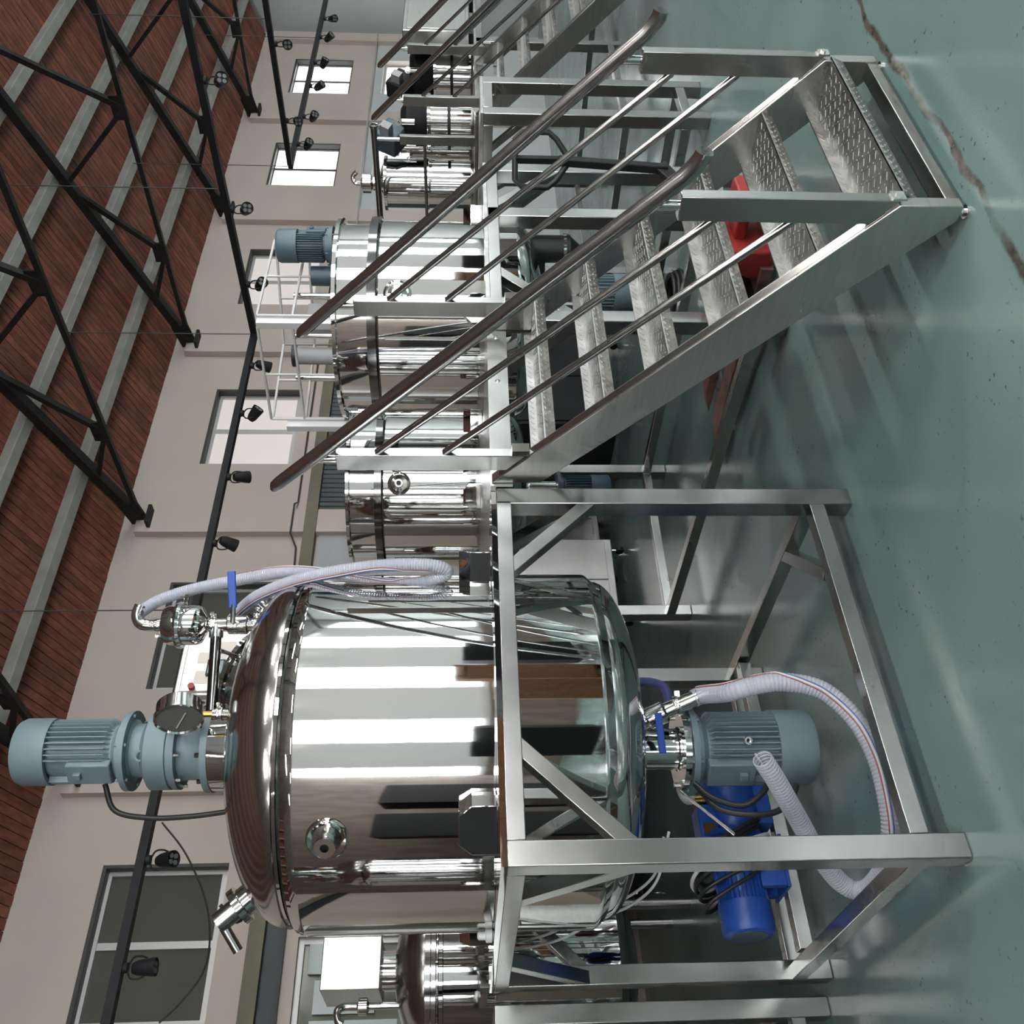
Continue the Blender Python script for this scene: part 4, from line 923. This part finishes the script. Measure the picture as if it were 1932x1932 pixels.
MB().bar((4.115, 2.60, .42), (4.30, 2.50, .62), .05, .06).build('handle_base', 'black', pj, bevel=.005)
MB().bar((4.28, 2.50, .58), (4.355, 2.51, 1.12), .042, .042).build('handle_shaft', 'blackmetal', pj, bevel=.006)
hl = V((-.62, .785, 0)) * .13; hc = V((4.36, 2.51, 1.10))
loop = [hc + V((0, 0, -.04)), hc + hl * .75 + V((0, 0, .03)), hc + hl + V((0, 0, .07)), hc + hl + V((0, 0, .20)), hc + hl * .75 + V((0, 0, .235)), hc - hl * .75 + V((0, 0, .235)), hc - hl + V((0, 0, .20)), hc - hl + V((0, 0, .07)), hc - hl * .75 + V((0, 0, .03)), hc + V((0, 0, -.04))]
MB().tube(loop, .015, 12).build('handle_loop', 'black', pj)
MB().bar(hc + V((0, 0, .0)), hc + V((0, 0, .23)), .03, .03).build('lever_housing', 'blackmetal', pj)
ht = thing('coiled_hose', 'black coiled hose lying on the floor behind the pallet truck', 'hose', (5.6, 4.3, 0))
for k in range(3):
    lp = [(5.6 + (.2 - .015 * k) * math.cos(2 * PI * j / 40), 4.3 + (.2 - .015 * k) * math.sin(2 * PI * j / 40), .02 + .03 * k) for j in range(41)]
    MB().tube(lp, .016, 8, caps=False).build('coil', 'black', ht)

# the next rig to the left, out of the picture but mirrored in the big tank
nt = copy_tree(tank); nt.location = tank.location + V((-4.2, .6, 0)); nt['label'] = 'neighbouring polished tank left of the picture, seen only mirrored in the big tank'
nfr = copy_tree(frame1); nfr.location = frame1.location + V((-4.2, .6, 0)); nfr['label'] = 'frame of the neighbouring rig left of the picture, seen only mirrored in the big tank'
MB().box((XL, FY, 0), (XL + .02, WY, 2.6)).build('dark_wall_band', 'walldark', bpy.data.objects['wall_left'])  # dark band added to darken the left half of the tank's reflection

tag(MB().tube(spline([atY(x, y, 6.1) for x, y in [(306, 1552), (350, 1610), (385, 1690), (396, 1760), (385, 1830), (342, 1890), (300, 1930)]], 8), .006, 8).build('hanging_cable', 'black'), 'thin black cable sagging in an arc in front of the large dark window', 'cable')
# unseen goods behind the viewer; cabinets and tall crate added to darken tank reflections
M['crate'] = mat('raw_crate_wood', (.22, .11, .055), .7, noise=.35, nscale=6, stretch=(1, 1, 8))
def crate(label, x0, x1, y0, y1, h):
    t = thing('wooden_crate', label, 'crate', ((x0 + x1) / 2, (y0 + y1) / 2, 0), 'wooden crates behind the viewer'); n = 7
    for k in range(n):
        a = x0 + (x1 - x0) * k / n
        MB().box((a + .005, y1 - .02, .1), (a + (x1 - x0) / n - .005, y1, h)).build('plank', 'crate', t)
    MB().box((x0, y0, .1), (x1, y1 - .021, h)).build('body', 'crate', t)
    for z in (.14, h - .12): MB().box((x0, y1, z), (x1, y1 + .02, z + .09)).build('batten', 'crate', t)
    for x in (x0 + .05, x1 - .15): MB().box((x, y0, 0), (x + .1, y1, .1)).build('skid', 'crate', t)
crate('low brown crate behind the viewer, mirrored in the big tank', 1.9, 3.3, -3.6, -2.7, 1.25)
crate('taller brown crate added unseen behind the viewer beside the low one', 3.6, 4.9, -4.6, -3.6, 1.7)
caster_box('dark cabinet added unseen behind the viewer for dark reflections, right of the crates', 5.6, 8.2, -4.8, -4.0, 1.6, 'blackmetal')
caster_box('dark cabinet added unseen behind the viewer for dark reflections, left of the crates', -2.6, -.2, -4.2, -3.4, 1.5, 'blackmetal')
for k, (x, y) in enumerate(((-5.6, -2.6), (-5.8, .2))): caster_box(['first', 'second'][k] + ' tall dark cabinet added unseen at the left end for dark reflections', x - .6, x + .6, y, y + 1.9, 2.5, 'blackmetal')

gp = V((AX, atX(912, 1787, AX).y, ZD))
cg = MB().lathe([(0, -.03), (.018, -.03), (.018, -.004), (.026, 0), (.026, .022), (.016, .026), (.016, .05), (.008, .056)], gp + V((.04, 0, .005)), (0, 0, 1), 12).build('cable_gland', 'plastic', frame1)
